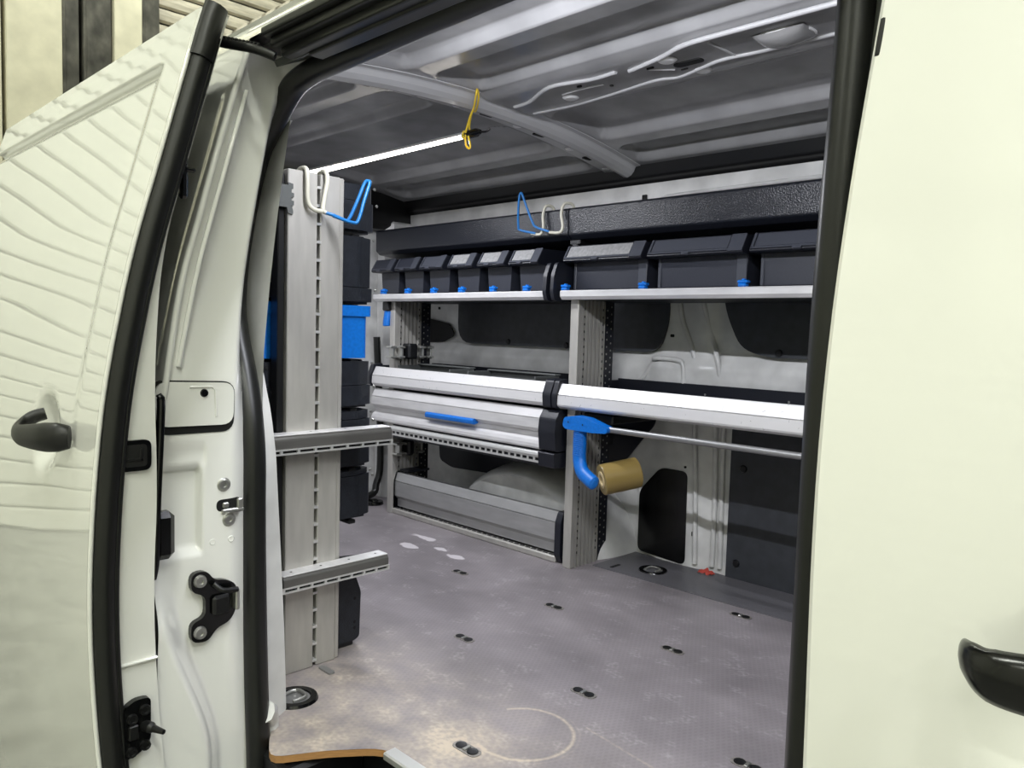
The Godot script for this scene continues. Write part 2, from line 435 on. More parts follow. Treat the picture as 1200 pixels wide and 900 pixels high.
func van_floor() -> void:
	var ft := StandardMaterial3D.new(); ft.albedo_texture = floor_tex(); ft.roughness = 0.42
	var s := begin()
	var poly := rp([[-3.02, -2.315], [0.2, -2.315], [0.2, -0.868], [-1.11, -0.868], [-1.165, -0.85], [-1.225, -0.772], [-1.275, -0.682], [-1.33, -0.71], [-1.46, -0.80], [-3.02, -0.80]], 0.025, 3)
	var ix := Geometry2D.triangulate_polygon(PackedVector2Array(poly))
	for k in range(0, ix.size(), 3):
		var q := [poly[ix[k]], poly[ix[k + 1]], poly[ix[k + 2]]]
		var up: bool = (q[1] - q[0]).cross(q[2] - q[0]) > 0
		for m in ([0, 1, 2] if up else [0, 2, 1]):
			s.set_uv(Vector2((q[m].x + 3.1) / 3.3, (q[m].y + 2.35) / 1.7)); s.add_vertex(Vector3(q[m].x, 0, q[m].y))
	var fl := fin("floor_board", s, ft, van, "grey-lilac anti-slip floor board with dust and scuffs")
	s = begin(); plate_y(s, poly, -0.014, -0.0008); fin("plywood_edge", s, M.ply, fl, "raw plywood edge")
	s = begin(); bx(s, Vector3(-3.02, -0.03, -2.32), Vector3(0.2, -0.016, -0.9)); fin("underfloor", s, M.trim, van)
	s = begin(); plate_y(s, v2([[-1.63, -2.07], [0.2, -2.115], [0.2, -2.32], [-1.63, -2.32]]), 0.0, 0.0025); fin("edge_panel", s, M.edgefloor, van, "smooth darker grey floor strip along the far wall")
	s = begin(); bx(s, Vector3(-1.145, -0.012, -0.872), Vector3(0.2, 0.004, -0.842), 0.003); fin("sill_trim", s, M.rail, van, "aluminium trim along the floor edge")
	s = begin()
	bx(s, Vector3(-1.33, -0.2, -0.95), Vector3(0.2, -0.16, -0.52), 0.01); bx(s, Vector3(-1.33, -0.16, -0.95), Vector3(0.2, -0.03, -0.87), 0.01)
	bx(s, Vector3(-1.35, -0.2, -0.87), Vector3(-1.24, -0.02, -0.70), 0.008)
	fin("step_well", s, M.black, van, "black plastic entrance step")
	# tie-down cups
	var cup0: MeshInstance3D
	for p in [[-1.451, -1.32], [-1.049, -1.316], [-1.051, -0.97], [-1.452, -1.67], [-1.046, -1.666], [-1.049, -2.022], [-1.866, -1.672], [-0.655, -1.318]]:
		if cup0 == null:
			s = begin(); plate_y(s, rr(p[0], p[1], 0.066, 0.028, 0.014, 5), -0.004, 0.0015)
			cup0 = fin("tie_down_cup", s, M.cup, van)
			for d in [-0.016, 0.016]:
				s = begin(); lathe(s, [[0.0, 0.0018], [0.008, 0.0022], [0.0115, 0.0028], [0.0115, 0.001]], Vector3(p[0] + d, 0, p[1]), Vector3.UP, 12)
				fin("cup_hole", s, M.trim, cup0)
			s = begin(); bx(s, Vector3(p[0] - 0.004, 0.002, p[1] - 0.009), Vector3(p[0] + 0.004, 0.0045, p[1] + 0.009), 0.001); fin("cup_bar", s, M.zinc, cup0)
		else: copy_part(cup0, Vector3(p[0] + 1.451, 0, p[1] + 1.32), van)
	for p in [[-1.448, -0.832], [-1.458, -2.18]]:
		s = begin(); lathe(s, [[0.032, 0.003], [0.034, 0.006], [0.047, 0.006], [0.05, 0.0]], Vector3(p[0], 0, p[1]), Vector3.UP, 28)
		var r := fin("lashing_ring", s, M.gloss, van)
		s = begin(); lathe(s, [[0.0, 0.0012], [0.033, 0.0032]], Vector3(p[0], 0, p[1]), Vector3.UP, 24); fin("bowl", s, M.steel, r)
		s = begin(); tube(s, spline([Vector3(p[0] - 0.02, 0.006, p[1] + 0.015), Vector3(p[0] - 0.018, 0.008, p[1] - 0.016), Vector3(p[0] + 0.018, 0.008, p[1] - 0.016), Vector3(p[0] + 0.02, 0.006, p[1] + 0.015)]), 0.0035); fin("loop", s, M.zinc, r)
	s = begin(); plate_y(s, rr(-1.571, -2.12, 0.012, 0.05, 0.003), 0.0024, 0.0034); fin("floor_slot", s, M.hole, van)

func black_patch(called: String, pts: Array, r: float, z := -2.318, m: Material = null, thick := 0.006) -> MeshInstance3D:
	var s := begin(); plate_z(s, rp(pts, r, 5), z - thick, z)
	return fin(called, s, m if m else M.navy, van)

func van_shell() -> void:
	# far side wall, from inside: sill, belt and upper frame
	var s := begin()
	grid(s, 120, 60, func(u: float, v: float) -> Vector3:
		var x := lerpf(-3.05, 0.2, u); var y := lerpf(-0.05, 1.36, v)
		var z := wall_z(y)
		z += 0.035 * smoothstep(0.585, 0.62, y) * (1 - smoothstep(0.70, 0.735, y))
		z += 0.02 * smoothstep(-1.60, -1.52, x) * (1 - smoothstep(-1.38, -1.33, x)) * (1 - smoothstep(1.0, 1.15, y))
		return Vector3(x, y, z))
	var w := fin("side_wall", s, M.inner, van, "white painted steel inner wall")
	s = begin(); bx(s, Vector3(-3.2, -0.45, -2.45), Vector3(0.3, 1.45, -2.40)); fin("outer_skin", s, M.paint, van)
	# wheel arch
	s = begin()
	grid(s, 48, 16, func(u: float, v: float) -> Vector3:
		var g := PI * u; var k := sin(v * PI / 2); var q := cos(v * PI / 2)
		var rx := 0.40; var ry := 0.315
		var e := 1.0 - 0.16 * (1.0 - q)
		return Vector3(-2.03 - cos(g) * rx * e, -0.02 + sin(g) * ry * e + 0.0, -2.33 + 0.235 * k))
	grid(s, 24, 2, func(u: float, v: float) -> Vector3:
		var g := PI * u
		return Vector3(-2.03 - cos(g) * 0.40 * 0.84 * (1 - v), -0.02 + sin(g) * 0.315 * 0.84 * (1 - v), -2.095))
	fin("wheel_arch", s, M.inner, van, "white bulging wheel arch")
	s = begin(); bx(s, Vector3(-2.75, -0.01, -2.33), Vector3(-2.2, 0.07, -2.2), 0.03); fin("wall_ledge", s, M.inner, van)
	s = begin()
	for b in [[[-1.475, 0.92], [-1.46, 0.84], [-1.41, 0.72], [-1.40, 0.60]], [[-1.385, 0.92], [-1.36, 0.80], [-1.315, 0.71], [-1.31, 0.60]], [[-1.70, 0.625], [-1.62, 0.635], [-1.57, 0.70], [-1.545, 0.715], [-1.46, 0.712], [-1.435, 0.69], [-1.43, 0.61]], [[-1.40, 0.5], [-1.385, 0.28], [-1.375, 0.02]], [[-1.33, 0.5], [-1.32, 0.25], [-1.32, 0.02]], [[-1.30, 0.5], [-1.295, 0.25], [-1.29, 0.02]], [[-1.66, 0.33], [-1.615, 0.2], [-1.61, 0.02]]]:
		var p := []
		for q in b: p.append(Vector3(q[0], q[1], wall_z(q[1]) + (0.035 if q[1] > 0.6 and q[1] < 0.72 else 0.006) + (0.018 if q[0] > -1.56 and q[0] < -1.36 else 0.0)))
		s = begin(); tube(s, spline(p), 0.009, 8); fin("pressed_bead", s, M.inner, van)
	s = begin()
	tube(s, spline([Vector3(-1.76, 1.262, -2.276), Vector3(-1.66, 1.262, -2.276), Vector3(-1.63, 1.255, -2.276), Vector3(-1.52, 1.255, -2.276), Vector3(-1.49, 1.27, -2.274), Vector3(-0.9, 1.275, -2.274)]), 0.007, 8)
	fin("pressed_bead", s, M.inner, van)
	# dark hardboard panels and openings
	black_patch("wall_board", [[-2.62, 0.735], [-1.555, 0.735], [-1.515, 0.84], [-1.515, 1.2], [-2.62, 1.2]], 0.09, -2.30, M.slate, 0.02)
	black_patch("wall_board", [[-1.31, 1.2], [-1.31, 0.90], [-1.24, 0.76], [-1.15, 0.735], [0.0, 0.735], [0.0, 1.2]], 0.08, -2.30, M.slate, 0.02)
	black_patch("wall_board", [[-2.80, 0.56], [-2.76, 0.36], [-2.745, 0.19], [-2.66, 0.165], [-1.80, 0.20], [-1.60, 0.44], [-1.565, 0.48], [-1.56, 0.56]], 0.025, -2.316, M.navy)
	black_patch("wall_board", [[-1.262, 0.0], [-1.262, 0.58], [0.1, 0.58], [0.1, 0.0]], 0.004, -2.312, M.slate, 0.01)
	black_patch("wall_opening", [[-1.615, 0.015], [-1.416, 0.004], [-1.42, 0.33], [-1.53, 0.33], [-1.615, 0.235]], 0.025, -2.308, M.gloss, 0.012)
	black_patch("wall_opening", [[-2.90, 0.85], [-2.70, 0.82], [-2.66, 0.77], [-2.74, 0.735], [-2.88, 0.73]], 0.02, -2.316, M.hole)
	s = begin()
	for q in [[-1.629, 0.849, 0.008, 0.012], [-1.504, 0.795, 0.014, 0.01], [-1.586, 0.672, 0.014, 0.008], [-1.39, 0.12, 0.007, 0.016], [-1.43, 0.345, 0.008, 0.008], [-2.78, 0.89, 0.012, 0.012], [-1.617, 1.274, 0.02, 0.018]]:
		plate_z(s, rr(q[0], q[1], q[2], q[3], 0.003, 2), wall_z(q[1]) - 0.01, wall_z(q[1]) + (0.037 if q[1] > 0.62 and q[1] < 0.7 else 0.0235 if q[0] > -1.6 and q[0] < -1.3 else 0.004))
	stuff(fin("punched_hole", s, M.hole, w))
	each("board_clip", [[-2.3, 0.75, -2.30], [-1.98, 0.745, -2.30], [-1.78, 0.745, -2.30], [-1.11, 0.75, -2.30], [-1.215, 0.37, -2.312], [-1.225, 0.055, -2.312]], M.black, van, func(g: SurfaceTool, q: Array) -> void: lathe(g, [[0.0, 0.006], [0.01, 0.005], [0.013, 0.0]], Vector3(q[0], q[1], q[2]), Vector3(0, 0, 1), 12))
	# black cantrail along the top of the far wall
	s = begin(); ex(s, rp([[-2.36, 1.30], [-2.285, 1.302], [-2.262, 1.33], [-2.245, 1.335], [-2.22, 1.40], [-2.235, 1.43], [-2.36, 1.45]], 0.01, 3), -3.0, 0.2)
	fin("cantrail_trim", s, M.trim, van, "black trim along the roof edge")
	# rear end of the load space
	s = begin(); bx(s, Vector3(-3.1, -0.1, -2.4), Vector3(-3.04, 1.36, -0.74), 0.01); fin("rear_door", s, M.inner, van)
	s = begin(); bx(s, Vector3(-3.04, -0.05, -2.36), Vector3(-2.93, 1.3, -2.14), 0.03); fin("rear_pillar", s, M.inner, van, "white rear corner pillar")
	s = begin(); bx(s, Vector3(-3.05, 1.24, -2.35), Vector3(-2.94, 1.42, -0.8), 0.02); fin("rear_header", s, M.trim, van, "black trim over the rear doors")
	s = begin(); tube(s, spline([Vector3(-2.94, 0.75, -2.09), Vector3(-2.94, 0.25, -2.12), Vector3(-2.935, 0.08, -2.10), Vector3(-2.925, 0.015, -2.0), Vector3(-2.92, 0.01, -1.4)]), 0.016, 8); fin("rear_seal", s, M.rubber, van)
	s = begin(); lathe(s, [[0.0, 0.006], [0.02, 0.006], [0.022, 0.014], [0.042, 0.014], [0.045, 0.0]], Vector3(-2.86, 0.0, -2.03), Vector3.UP, 24); fin("lashing_ring", s, M.gloss, van)
	# near side wall behind the cases, and the bulkhead behind the seats
	s = begin()
	grid(s, 4, 24, func(u: float, v: float) -> Vector3:
		var y := lerpf(-0.2, 1.42, v)
		return Vector3(lerpf(-3.05, -1.41, u), y, minf(seal_z(y) - 0.03, -0.735)))
	fin("side_wall", s, M.inner, van)
	s = begin(); bx(s, Vector3(0.2, -0.45, -2.42), Vector3(0.24, 1.46, -0.66)); fin("bulkhead", s, M.slate, van)
	s = begin(); bx(s, Vector3(-3.1, -0.25, -2.42), Vector3(0.24, -0.2, -0.56)); bx(s, Vector3(-3.1, -0.5, -2.42), Vector3(0.24, -0.2, -2.38)); fin("underbody", s, M.trim, van)

func van_roof() -> void:
	var s := begin()
	var bands := [[-0.93, -1.215], [-1.285, -1.475], [-1.735, -2.005], [-2.065, -2.205]]
	var fields := [[-1.60, 0.15], [-2.88, -1.79]]
	var f := func(u: float, v: float) -> Vector3:
		var x := lerpf(-3.05, 0.2, u); var z := lerpf(-2.36, -0.78, v)
		var up := 0.0
		for b in bands:
			for q in fields:
				var dx: float = maxf(q[0] - x, x - q[1]); var dz: float = maxf(b[1] - z, z - b[0])
				var d: float = Vector2(maxf(dx + 0.05, 0), maxf(dz + 0.05, 0)).length() - 0.05 + minf(maxf(dx + 0.05, dz + 0.05), 0)
				up = maxf(up, clampf(-d / 0.018, 0, 1))
		return Vector3(x, roof_y(z) - 0.010 + 0.030 * up, z)
	grid(s, 260, 340, f)
	fin("roof_panel", s, M.roof, van, "grey painted steel roof with pressed panels")
	s = begin(); ex(s, [[-0.70, 1.343], [-0.74, 1.375], [-0.82, 1.42], [-1.0, 1.472], [-1.5, 1.515], [-2.0, 1.485], [-2.3, 1.43], [-2.45, 1.34], [-2.45, 1.36], [-2.3, 1.45], [-2.0, 1.505], [-1.5, 1.535], [-1.0, 1.492], [-0.82, 1.436], [-0.74, 1.388], [-0.695, 1.348]], -3.2, 1.4)
	fin("roof_skin", s, M.paint, van)
	# cross bow
	s = begin()
	var prof := [[0.068, 0.004], [0.064, -0.011], [0.046, -0.012], [0.042, -0.015], [0.034, -0.025], [0.020, -0.035], [0.002, -0.040], [-0.014, -0.037], [-0.022, -0.030], [-0.026, -0.018], [-0.092, -0.014], [-0.10, 0.004]]
	for k in prof.size() - 1:
		grid(s, 40, 1, func(u: float, v: float) -> Vector3:
			var z := lerpf(-2.29, -0.78, u); var q: Array = prof[k]; var r: Array = prof[k + 1]
			return Vector3(-1.675 + lerpf(q[0], r[0], v), roof_y(z) - 0.001 + lerpf(q[1], r[1], v), z))
	var bow := fin("roof_bow", s, M.bow, van, "grey steel cross bow under the roof")
	each("bow_hole", [-0.98, -1.16, -1.34, -1.62, -1.85, -2.1], M.hole, bow, func(g: SurfaceTool, z: float) -> void: extrude(g, rr(0, 0, 0.016, 0.05 if z != -1.16 else 0.085, 0.007, 3), Vector3(-1.738, roof_y(z) - 0.0195, z), Vector3.RIGHT, Vector3(0, 0, 1), Vector3(0, 0.004, 0)))
	each("bow_boss", [-1.05, -1.27, -1.5, -1.75, -2.0, -2.2], M.bead, bow, func(g: SurfaceTool, z: float) -> void: lathe(g, [[0.0, 0.005], [0.012, 0.004], [0.016, 0.0]], Vector3(-1.735, roof_y(z) - 0.017, z), Vector3.DOWN, 12))
	s = begin(); bx(s, Vector3(-1.74, 1.365, -2.30), Vector3(-1.62, 1.385, -2.235), 0.008); fin("bow_foot", s, M.roof, bow)
	# stamped plate along the middle of the roof, forward of the bow
	s = begin()
	grid(s, 60, 8, func(u: float, v: float) -> Vector3:
		var x := lerpf(-1.62, 0.15, u); var z := lerpf(-1.715, -1.475, v)
		var e := smoothstep(0.0, 0.15, v) * (1 - smoothstep(0.85, 1.0, v))
		return Vector3(x, roof_y(z) - 0.012 - 0.010 * e, z))
	var cp := fin("roof_plate", s, M.roof, van, "stamped steel plate with beads along the middle of the roof")
	var y := roof_y(-1.6) - 0.0225
	for b in [[[-1.6, -1.60], [-1.53, -1.59], [-1.40, -1.53], [-1.28, -1.55], [-1.20, -1.545]], [[-1.6, -1.68], [-1.45, -1.69], [-1.30, -1.675], [-1.16, -1.655], [-1.10, -1.67], [-1.03, -1.65], [-0.95, -1.63], [-0.80, -1.64], [-0.3, -1.64]], [[-1.17, -1.56], [-1.06, -1.53], [-0.98, -1.50], [-0.86, -1.495], [-0.4, -1.50]], [[-1.42, -1.60], [-1.36, -1.595], [-1.28, -1.60]], [[-0.93, -1.52], [-0.925, -1.62]], [[-1.13, -1.58], [-1.08, -1.62]]]:
		var p := []
		for q in b: p.append(Vector3(q[0], y, q[1]))
		s = begin(); tube(s, spline(p, 5), 0.006 if b.size() > 3 else 0.003, 8); fin("plate_bead", s, M.bow, cp)
	each("plate_boss", [[-1.42, -1.635], [-1.06, -1.555], [-1.03, -1.665]], M.bead, cp, func(g: SurfaceTool, q: Array) -> void: lathe(g, [[0.0, 0.006], [0.016, 0.005], [0.024, 0.0]], Vector3(q[0], y, q[1]), Vector3.DOWN, 16))
	for q in [[-1.03, -1.60, 0.075, 0.026], [-1.12, -1.575, 0.02, 0.006], [-1.06, -1.63, 0.018, 0.006], [-1.34, -1.575, 0.014, 0.008], [-1.27, -1.62, 0.01, 0.01]]:
		s = begin(); plate_y(s, rr(q[0], q[1], q[2], q[3], q[3] * 0.45, 3), y - 0.0025, y + 0.004); fin("plate_hole", s, M.hole, cp)
	s = begin(); grid(s, 16, 10, func(u: float, v: float) -> Vector3:
		return Vector3(-0.845 + 0.115 * u, y - 0.001 - 0.02 * pow(sin(PI * u) * sin(PI * v), 0.5), -1.63 + 0.085 * v))
	var lens := fin("roof_lamp", s, mat(Color(0.55, 0.55, 0.55), 0.12), van, "unlit clear roof lamp lens")
	s = begin(); tube(s, spline([Vector3(-0.835, y, -1.615), Vector3(-0.835, y, -1.56), Vector3(-0.79, y, -1.548), Vector3(-0.74, y, -1.56), Vector3(-0.735, y, -1.615), Vector3(-0.79, y, -1.628)], 5, true), 0.004, 6, true); fin("lens_rim", s, M.bead, lens)
	# outside of the roof edge above the door
	s = begin()
	grid(s, 30, 14, func(u: float, v: float) -> Vector3:
		var yy := lerpf(1.295, 1.346, v)
		return Vector3(lerpf(-1.36, 1.4, u), yy, body_z(yy) + 0.012 * (1 - v) - 0.012 * v * v))
	fin("roof_side", s, M.paint, van, "white roof side above the door opening")
	# three black rails of the door track, a header strip below
	s = begin()
	for q in [[-0.655, 1.296, 0.010, -1.27], [-0.668, 1.281, 0.010, -1.262], [-0.685, 1.268, 0.011, -1.255], [-0.705, 1.262, 0.010, -1.20]]:
		ex(s, rp([[q[0], q[1] - q[2]], [q[0], q[1] + q[2] * 0.6], [q[0] - 0.03, q[1] + q[2]], [q[0] - 0.03, q[1] - q[2]]], 0.005, 3), q[3], 0.2)
	bx(s, Vector3(-1.24, 1.272, -0.76), Vector3(0.2, 1.33, -0.685), 0.004)
	bx(s, Vector3(-1.36, 1.306, -0.88), Vector3(0.2, 1.40, -0.76), 0.01)
	fin("door_track", s, M.rubber, van, "black upper track of the sliding door")
	s = begin(); ex(s, [[-0.70, 1.266], [-0.706, 1.256], [-0.768, 1.286], [-0.765, 1.305]], -1.31, 0.2); fin("header_strip", s, M.pillar, van, "header strip between track and door seal, shade put into its dark colour")  # a white header; the shade on its underside is put into this dark grey

func seal_path() -> Array:
	return [[-1.345, -0.35], [-1.351, -0.057], [-1.363, 0.106], [-1.372, 0.272], [-1.377, 0.438], [-1.378, 0.537], [-1.39, 0.618], [-1.422, 0.697], [-1.46, 0.762], [-1.486, 0.821], [-1.495, 0.88], [-1.496, 0.932], [-1.491, 0.991], [-1.48, 1.07], [-1.462, 1.133], [-1.445, 1.159], [-1.416, 1.19], [-1.387, 1.224], [-1.351, 1.25], [-1.296, 1.261], [-1.228, 1.264], [-1.124, 1.266], [-1.009, 1.269], [-0.879, 1.272], [-0.6, 1.275]]
func seal_x(y: float) -> float:
	var p := seal_path()
	for i in 18:
		if y <= p[i + 1][1]: return lerpf(p[i][0], p[i + 1][0], clampf((y - p[i][1]) / (p[i + 1][1] - p[i][1]), 0, 1))
	return -1.24

func van_jamb() -> void:
	# face of the rear jamb, from the seal flange out to the lip of the rear side panel
	var s := begin()
	grid(s, 60, 180, func(u: float, v: float) -> Vector3:
		var y := lerpf(-0.4, 1.30, v)
		var xi := seal_x(y) - 0.012
		if y > 1.25: xi = lerpf(-1.363, -1.29, smoothstep(1.25, 1.30, y))
		var zi := seal_z(y) - 0.012; var zo := body_z(y) - 0.004 + 0.011 * smoothstep(0.35, 0.15, y)
		var z := lerpf(zi, zo, u)
		var x := lerpf(xi, -1.355, smoothstep(0.0, 0.35, u)) 
		x -= 0.02 * sin(u * PI) * smoothstep(0.65, 0.9, y)
		# pressed shapes: pocket under the flap, swelling at the foot, groove along the lip
		var inz := smoothstep(-0.592, -0.586, z) * (1 - smoothstep(-0.525, -0.519, z))
		x -= 0.016 * inz * smoothstep(0.385, 0.395, y) * (1 - smoothstep(0.535, 0.545, y))
		x -= 0.004 * smoothstep(-0.60, -0.594, z) * smoothstep(0.54, 0.55, y) * (1 - smoothstep(0.572, 0.582, y))
		var zc := -0.512 - 0.085 * smoothstep(0.34, 0.0, y)
		x += 0.040 * smoothstep(zc - 0.032, zc + 0.016, z) * smoothstep(0.38, 0.26, y)
		return Vector3(x, y, z))
	var j := fin("door_jamb", s, M.paint, van, "white painted rear jamb of the side door opening")
	s = begin()
	tube(s, spline([Vector3(-1.352, -0.4, body_z(-0.4)), Vector3(-1.352, 0.0, body_z(0.0)), Vector3(-1.352, 0.4, body_z(0.4)), Vector3(-1.352, 0.8, body_z(0.8)), Vector3(-1.352, 1.0, body_z(1.0)), Vector3(-1.352, 1.2, body_z(1.2)), Vector3(-1.34, 1.29, body_z(1.29))], 5), 0.006, 8)
	var pb := []
	for k in 12: pb.append(Vector3(-1.3535, 0.72 + 0.045 * k, body_z(0.72 + 0.045 * k) - 0.022))
	tube(s, pb, 0.0045, 6)
	fin("panel_lip", s, M.paint, van)
	# rear side panel outside, mostly behind the slid-back door
	s = begin()
	grid(s, 90, 90, func(u: float, v: float) -> Vector3:
		var x := lerpf(-1.352, -3.2, u); var y := lerpf(-0.45, 1.346, v)
		var z := body_z(y) - 0.012 * smoothstep(1.3, 1.346, y)
		z -= 0.010 * smoothstep(-1.39, -1.42, x) * (1 - smoothstep(1.20, 1.222, y)) * smoothstep(0.70, 0.72, y)
		return Vector3(x, y, z))
	fin("rear_side_panel", s, M.paint, van, "glossy white rear side panel behind the slid-back door")
	# inner return of the jamb, behind the seal
	s = begin()
	grid(s, 3, 40, func(u: float, v: float) -> Vector3:
		var y := lerpf(-0.06, 1.2, v)
		return Vector3(seal_x(y) - 0.012 - 0.05 * u * (1.2 - y) / 1.2, y, seal_z(y) - 0.01 - 0.085 * u * (0.35 + 0.65 * smoothstep(1.1, 0.0, y))))
	fin("jamb_return", s, M.inner, van)
	s = begin(); tube(s, spline([Vector3(-1.345, 0.05, -0.715), Vector3(-1.36, 0.035, -0.73), Vector3(-1.375, 0.01, -0.74), Vector3(-1.37, -0.03, -0.735)]), 0.02, 8, false, 0.7); fin("jamb_foot", s, M.inner, van)
	# rubber seal right round the opening
	s = begin()
	var p := []
	for q in seal_path(): p.append(Vector3(q[0], q[1], seal_z(q[1])))
	for q in [[-0.38, 1.272], [-0.316, 1.23], [-0.303, 1.1], [-0.297, 0.8], [-0.293, 0.4], [-0.293, -0.35]]: p.append(Vector3(q[0], q[1], seal_z(q[1]) - 0.012))
	tube(s, spline(p, 6), 0.0205, 12, false, 1.15)
	fin("door_seal", s, M.rubber, van, "black rubber seal round the door opening")
	# flap with a screw
	s = begin(); plate_x(s, rp([[-0.508, 0.617], [-0.646, 0.614], [-0.648, 0.690], [-0.508, 0.695]], 0.022, 5), -1.362, -1.349)
	var fl := fin("service_flap", s, M.paint, van, "white flap with a black screw on the jamb")
	s = begin(); plate_x(s, rp([[-0.508, 0.602], [-0.649, 0.601], [-0.651, 0.692], [-0.508, 0.6975]], 0.024, 5), -1.372, -1.3535); fin("flap_gap", s, M.hole, fl)
	s = begin(); tube(s, [Vector3(-1.349, 0.684, -0.566), Vector3(-1.349, 0.684, -0.606), Vector3(-1.349, 0.678, -0.612), Vector3(-1.349, 0.63, -0.614)], 0.0022, 6); fin("flap_bead", s, M.paint, fl)
	s = begin(); lathe(s, [[0.0, 0.004], [0.006, 0.0035], [0.0075, 0.0]], Vector3(-1.349, 0.673, -0.592), Vector3.RIGHT, 14); fin("flap_screw", s, M.gloss, fl)
	# screw, catch
	each("jamb_screw", [[0.503, -0.631], [0.437, -0.641]], M.zinc, van, func(g: SurfaceTool, q: Array) -> void: lathe(g, [[0.0, 0.003], [0.004, 0.003], [0.0045, 0.006], [0.009, 0.006], [0.011, 0.003], [0.013, 0.002], [0.0135, 0.0]], Vector3(-1.357, q[0], q[1]), Vector3.RIGHT, 16), "steel screw")
	s = begin(); plate_x(s, rr(-0.642, 0.465, 0.05, 0.022, 0.011, 5), -1.37, -1.3545); var ca := fin("door_catch", s, M.hole, van)
	s = begin(); bx(s, Vector3(-1.357, 0.450, -0.668), Vector3(-1.349, 0.458, -0.626), 0.002); bx(s, Vector3(-1.357, 0.455, -0.666), Vector3(-1.349, 0.475, -0.655), 0.002); bx(s, Vector3(-1.357, 0.46, -0.64), Vector3(-1.351, 0.47, -0.628), 0.002); fin("catch_plate", s, M.zinc, ca)
	# striker bracket: black plate with two lobes and a guide
	s = begin()
	plate_x(s, rp([[-0.566, 0.352], [-0.566, 0.318], [-0.592, 0.308], [-0.592, 0.268], [-0.566, 0.262], [-0.566, 0.226], [-0.598, 0.222], [-0.612, 0.243], [-0.638, 0.25], [-0.650, 0.27], [-0.650, 0.318], [-0.63, 0.33], [-0.608, 0.333], [-0.594, 0.354]], 0.014, 4), -1.358, -1.343)
	var sb := fin("striker_bracket", s, M.gloss, van, "black striker bracket with two steel screws")
	s = begin(); bx(s, Vector3(-1.343, 0.268, -0.636), Vector3(-1.332, 0.305, -0.602), 0.006); tube(s, spline([Vector3(-1.338, 0.328, -0.605), Vector3(-1.328, 0.316, -0.618), Vector3(-1.328, 0.312, -0.645)]), 0.005, 8); fin("guide_block", s, M.trim, sb)
	s = begin(); bx(s, Vector3(-1.345, 0.272, -0.651), Vector3(-1.330, 0.312, -0.643), 0.002); fin("wear_plate", s, M.zinc, sb)
	each("bracket_screw", [0.336, 0.242], M.zinc, sb, func(g: SurfaceTool, q: float) -> void: lathe(g, [[0.0, 0.004], [0.004, 0.004], [0.0045, 0.007], [0.010, 0.007], [0.0125, 0.0]], Vector3(-1.344, q, -0.582), Vector3.RIGHT, 16), "steel screw")
	s = begin(); for z in [-0.61, -0.645]: lathe(s, [[0.0, 0.001], [0.005, 0.0025], [0.007, 0.0]], Vector3(-1.3565, 0.40, z), Vector3.RIGHT, 12)
	stuff(fin("dimple", s, M.paint, j))
	# rubber buffer and trim seen past the edge of the slid-back door
	s = begin(); bx(s, Vector3(-1.40, -0.02, -0.60), Vector3(-1.335, 0.018, -0.565), 0.006); fin("foot_buffer", s, M.gloss, van)

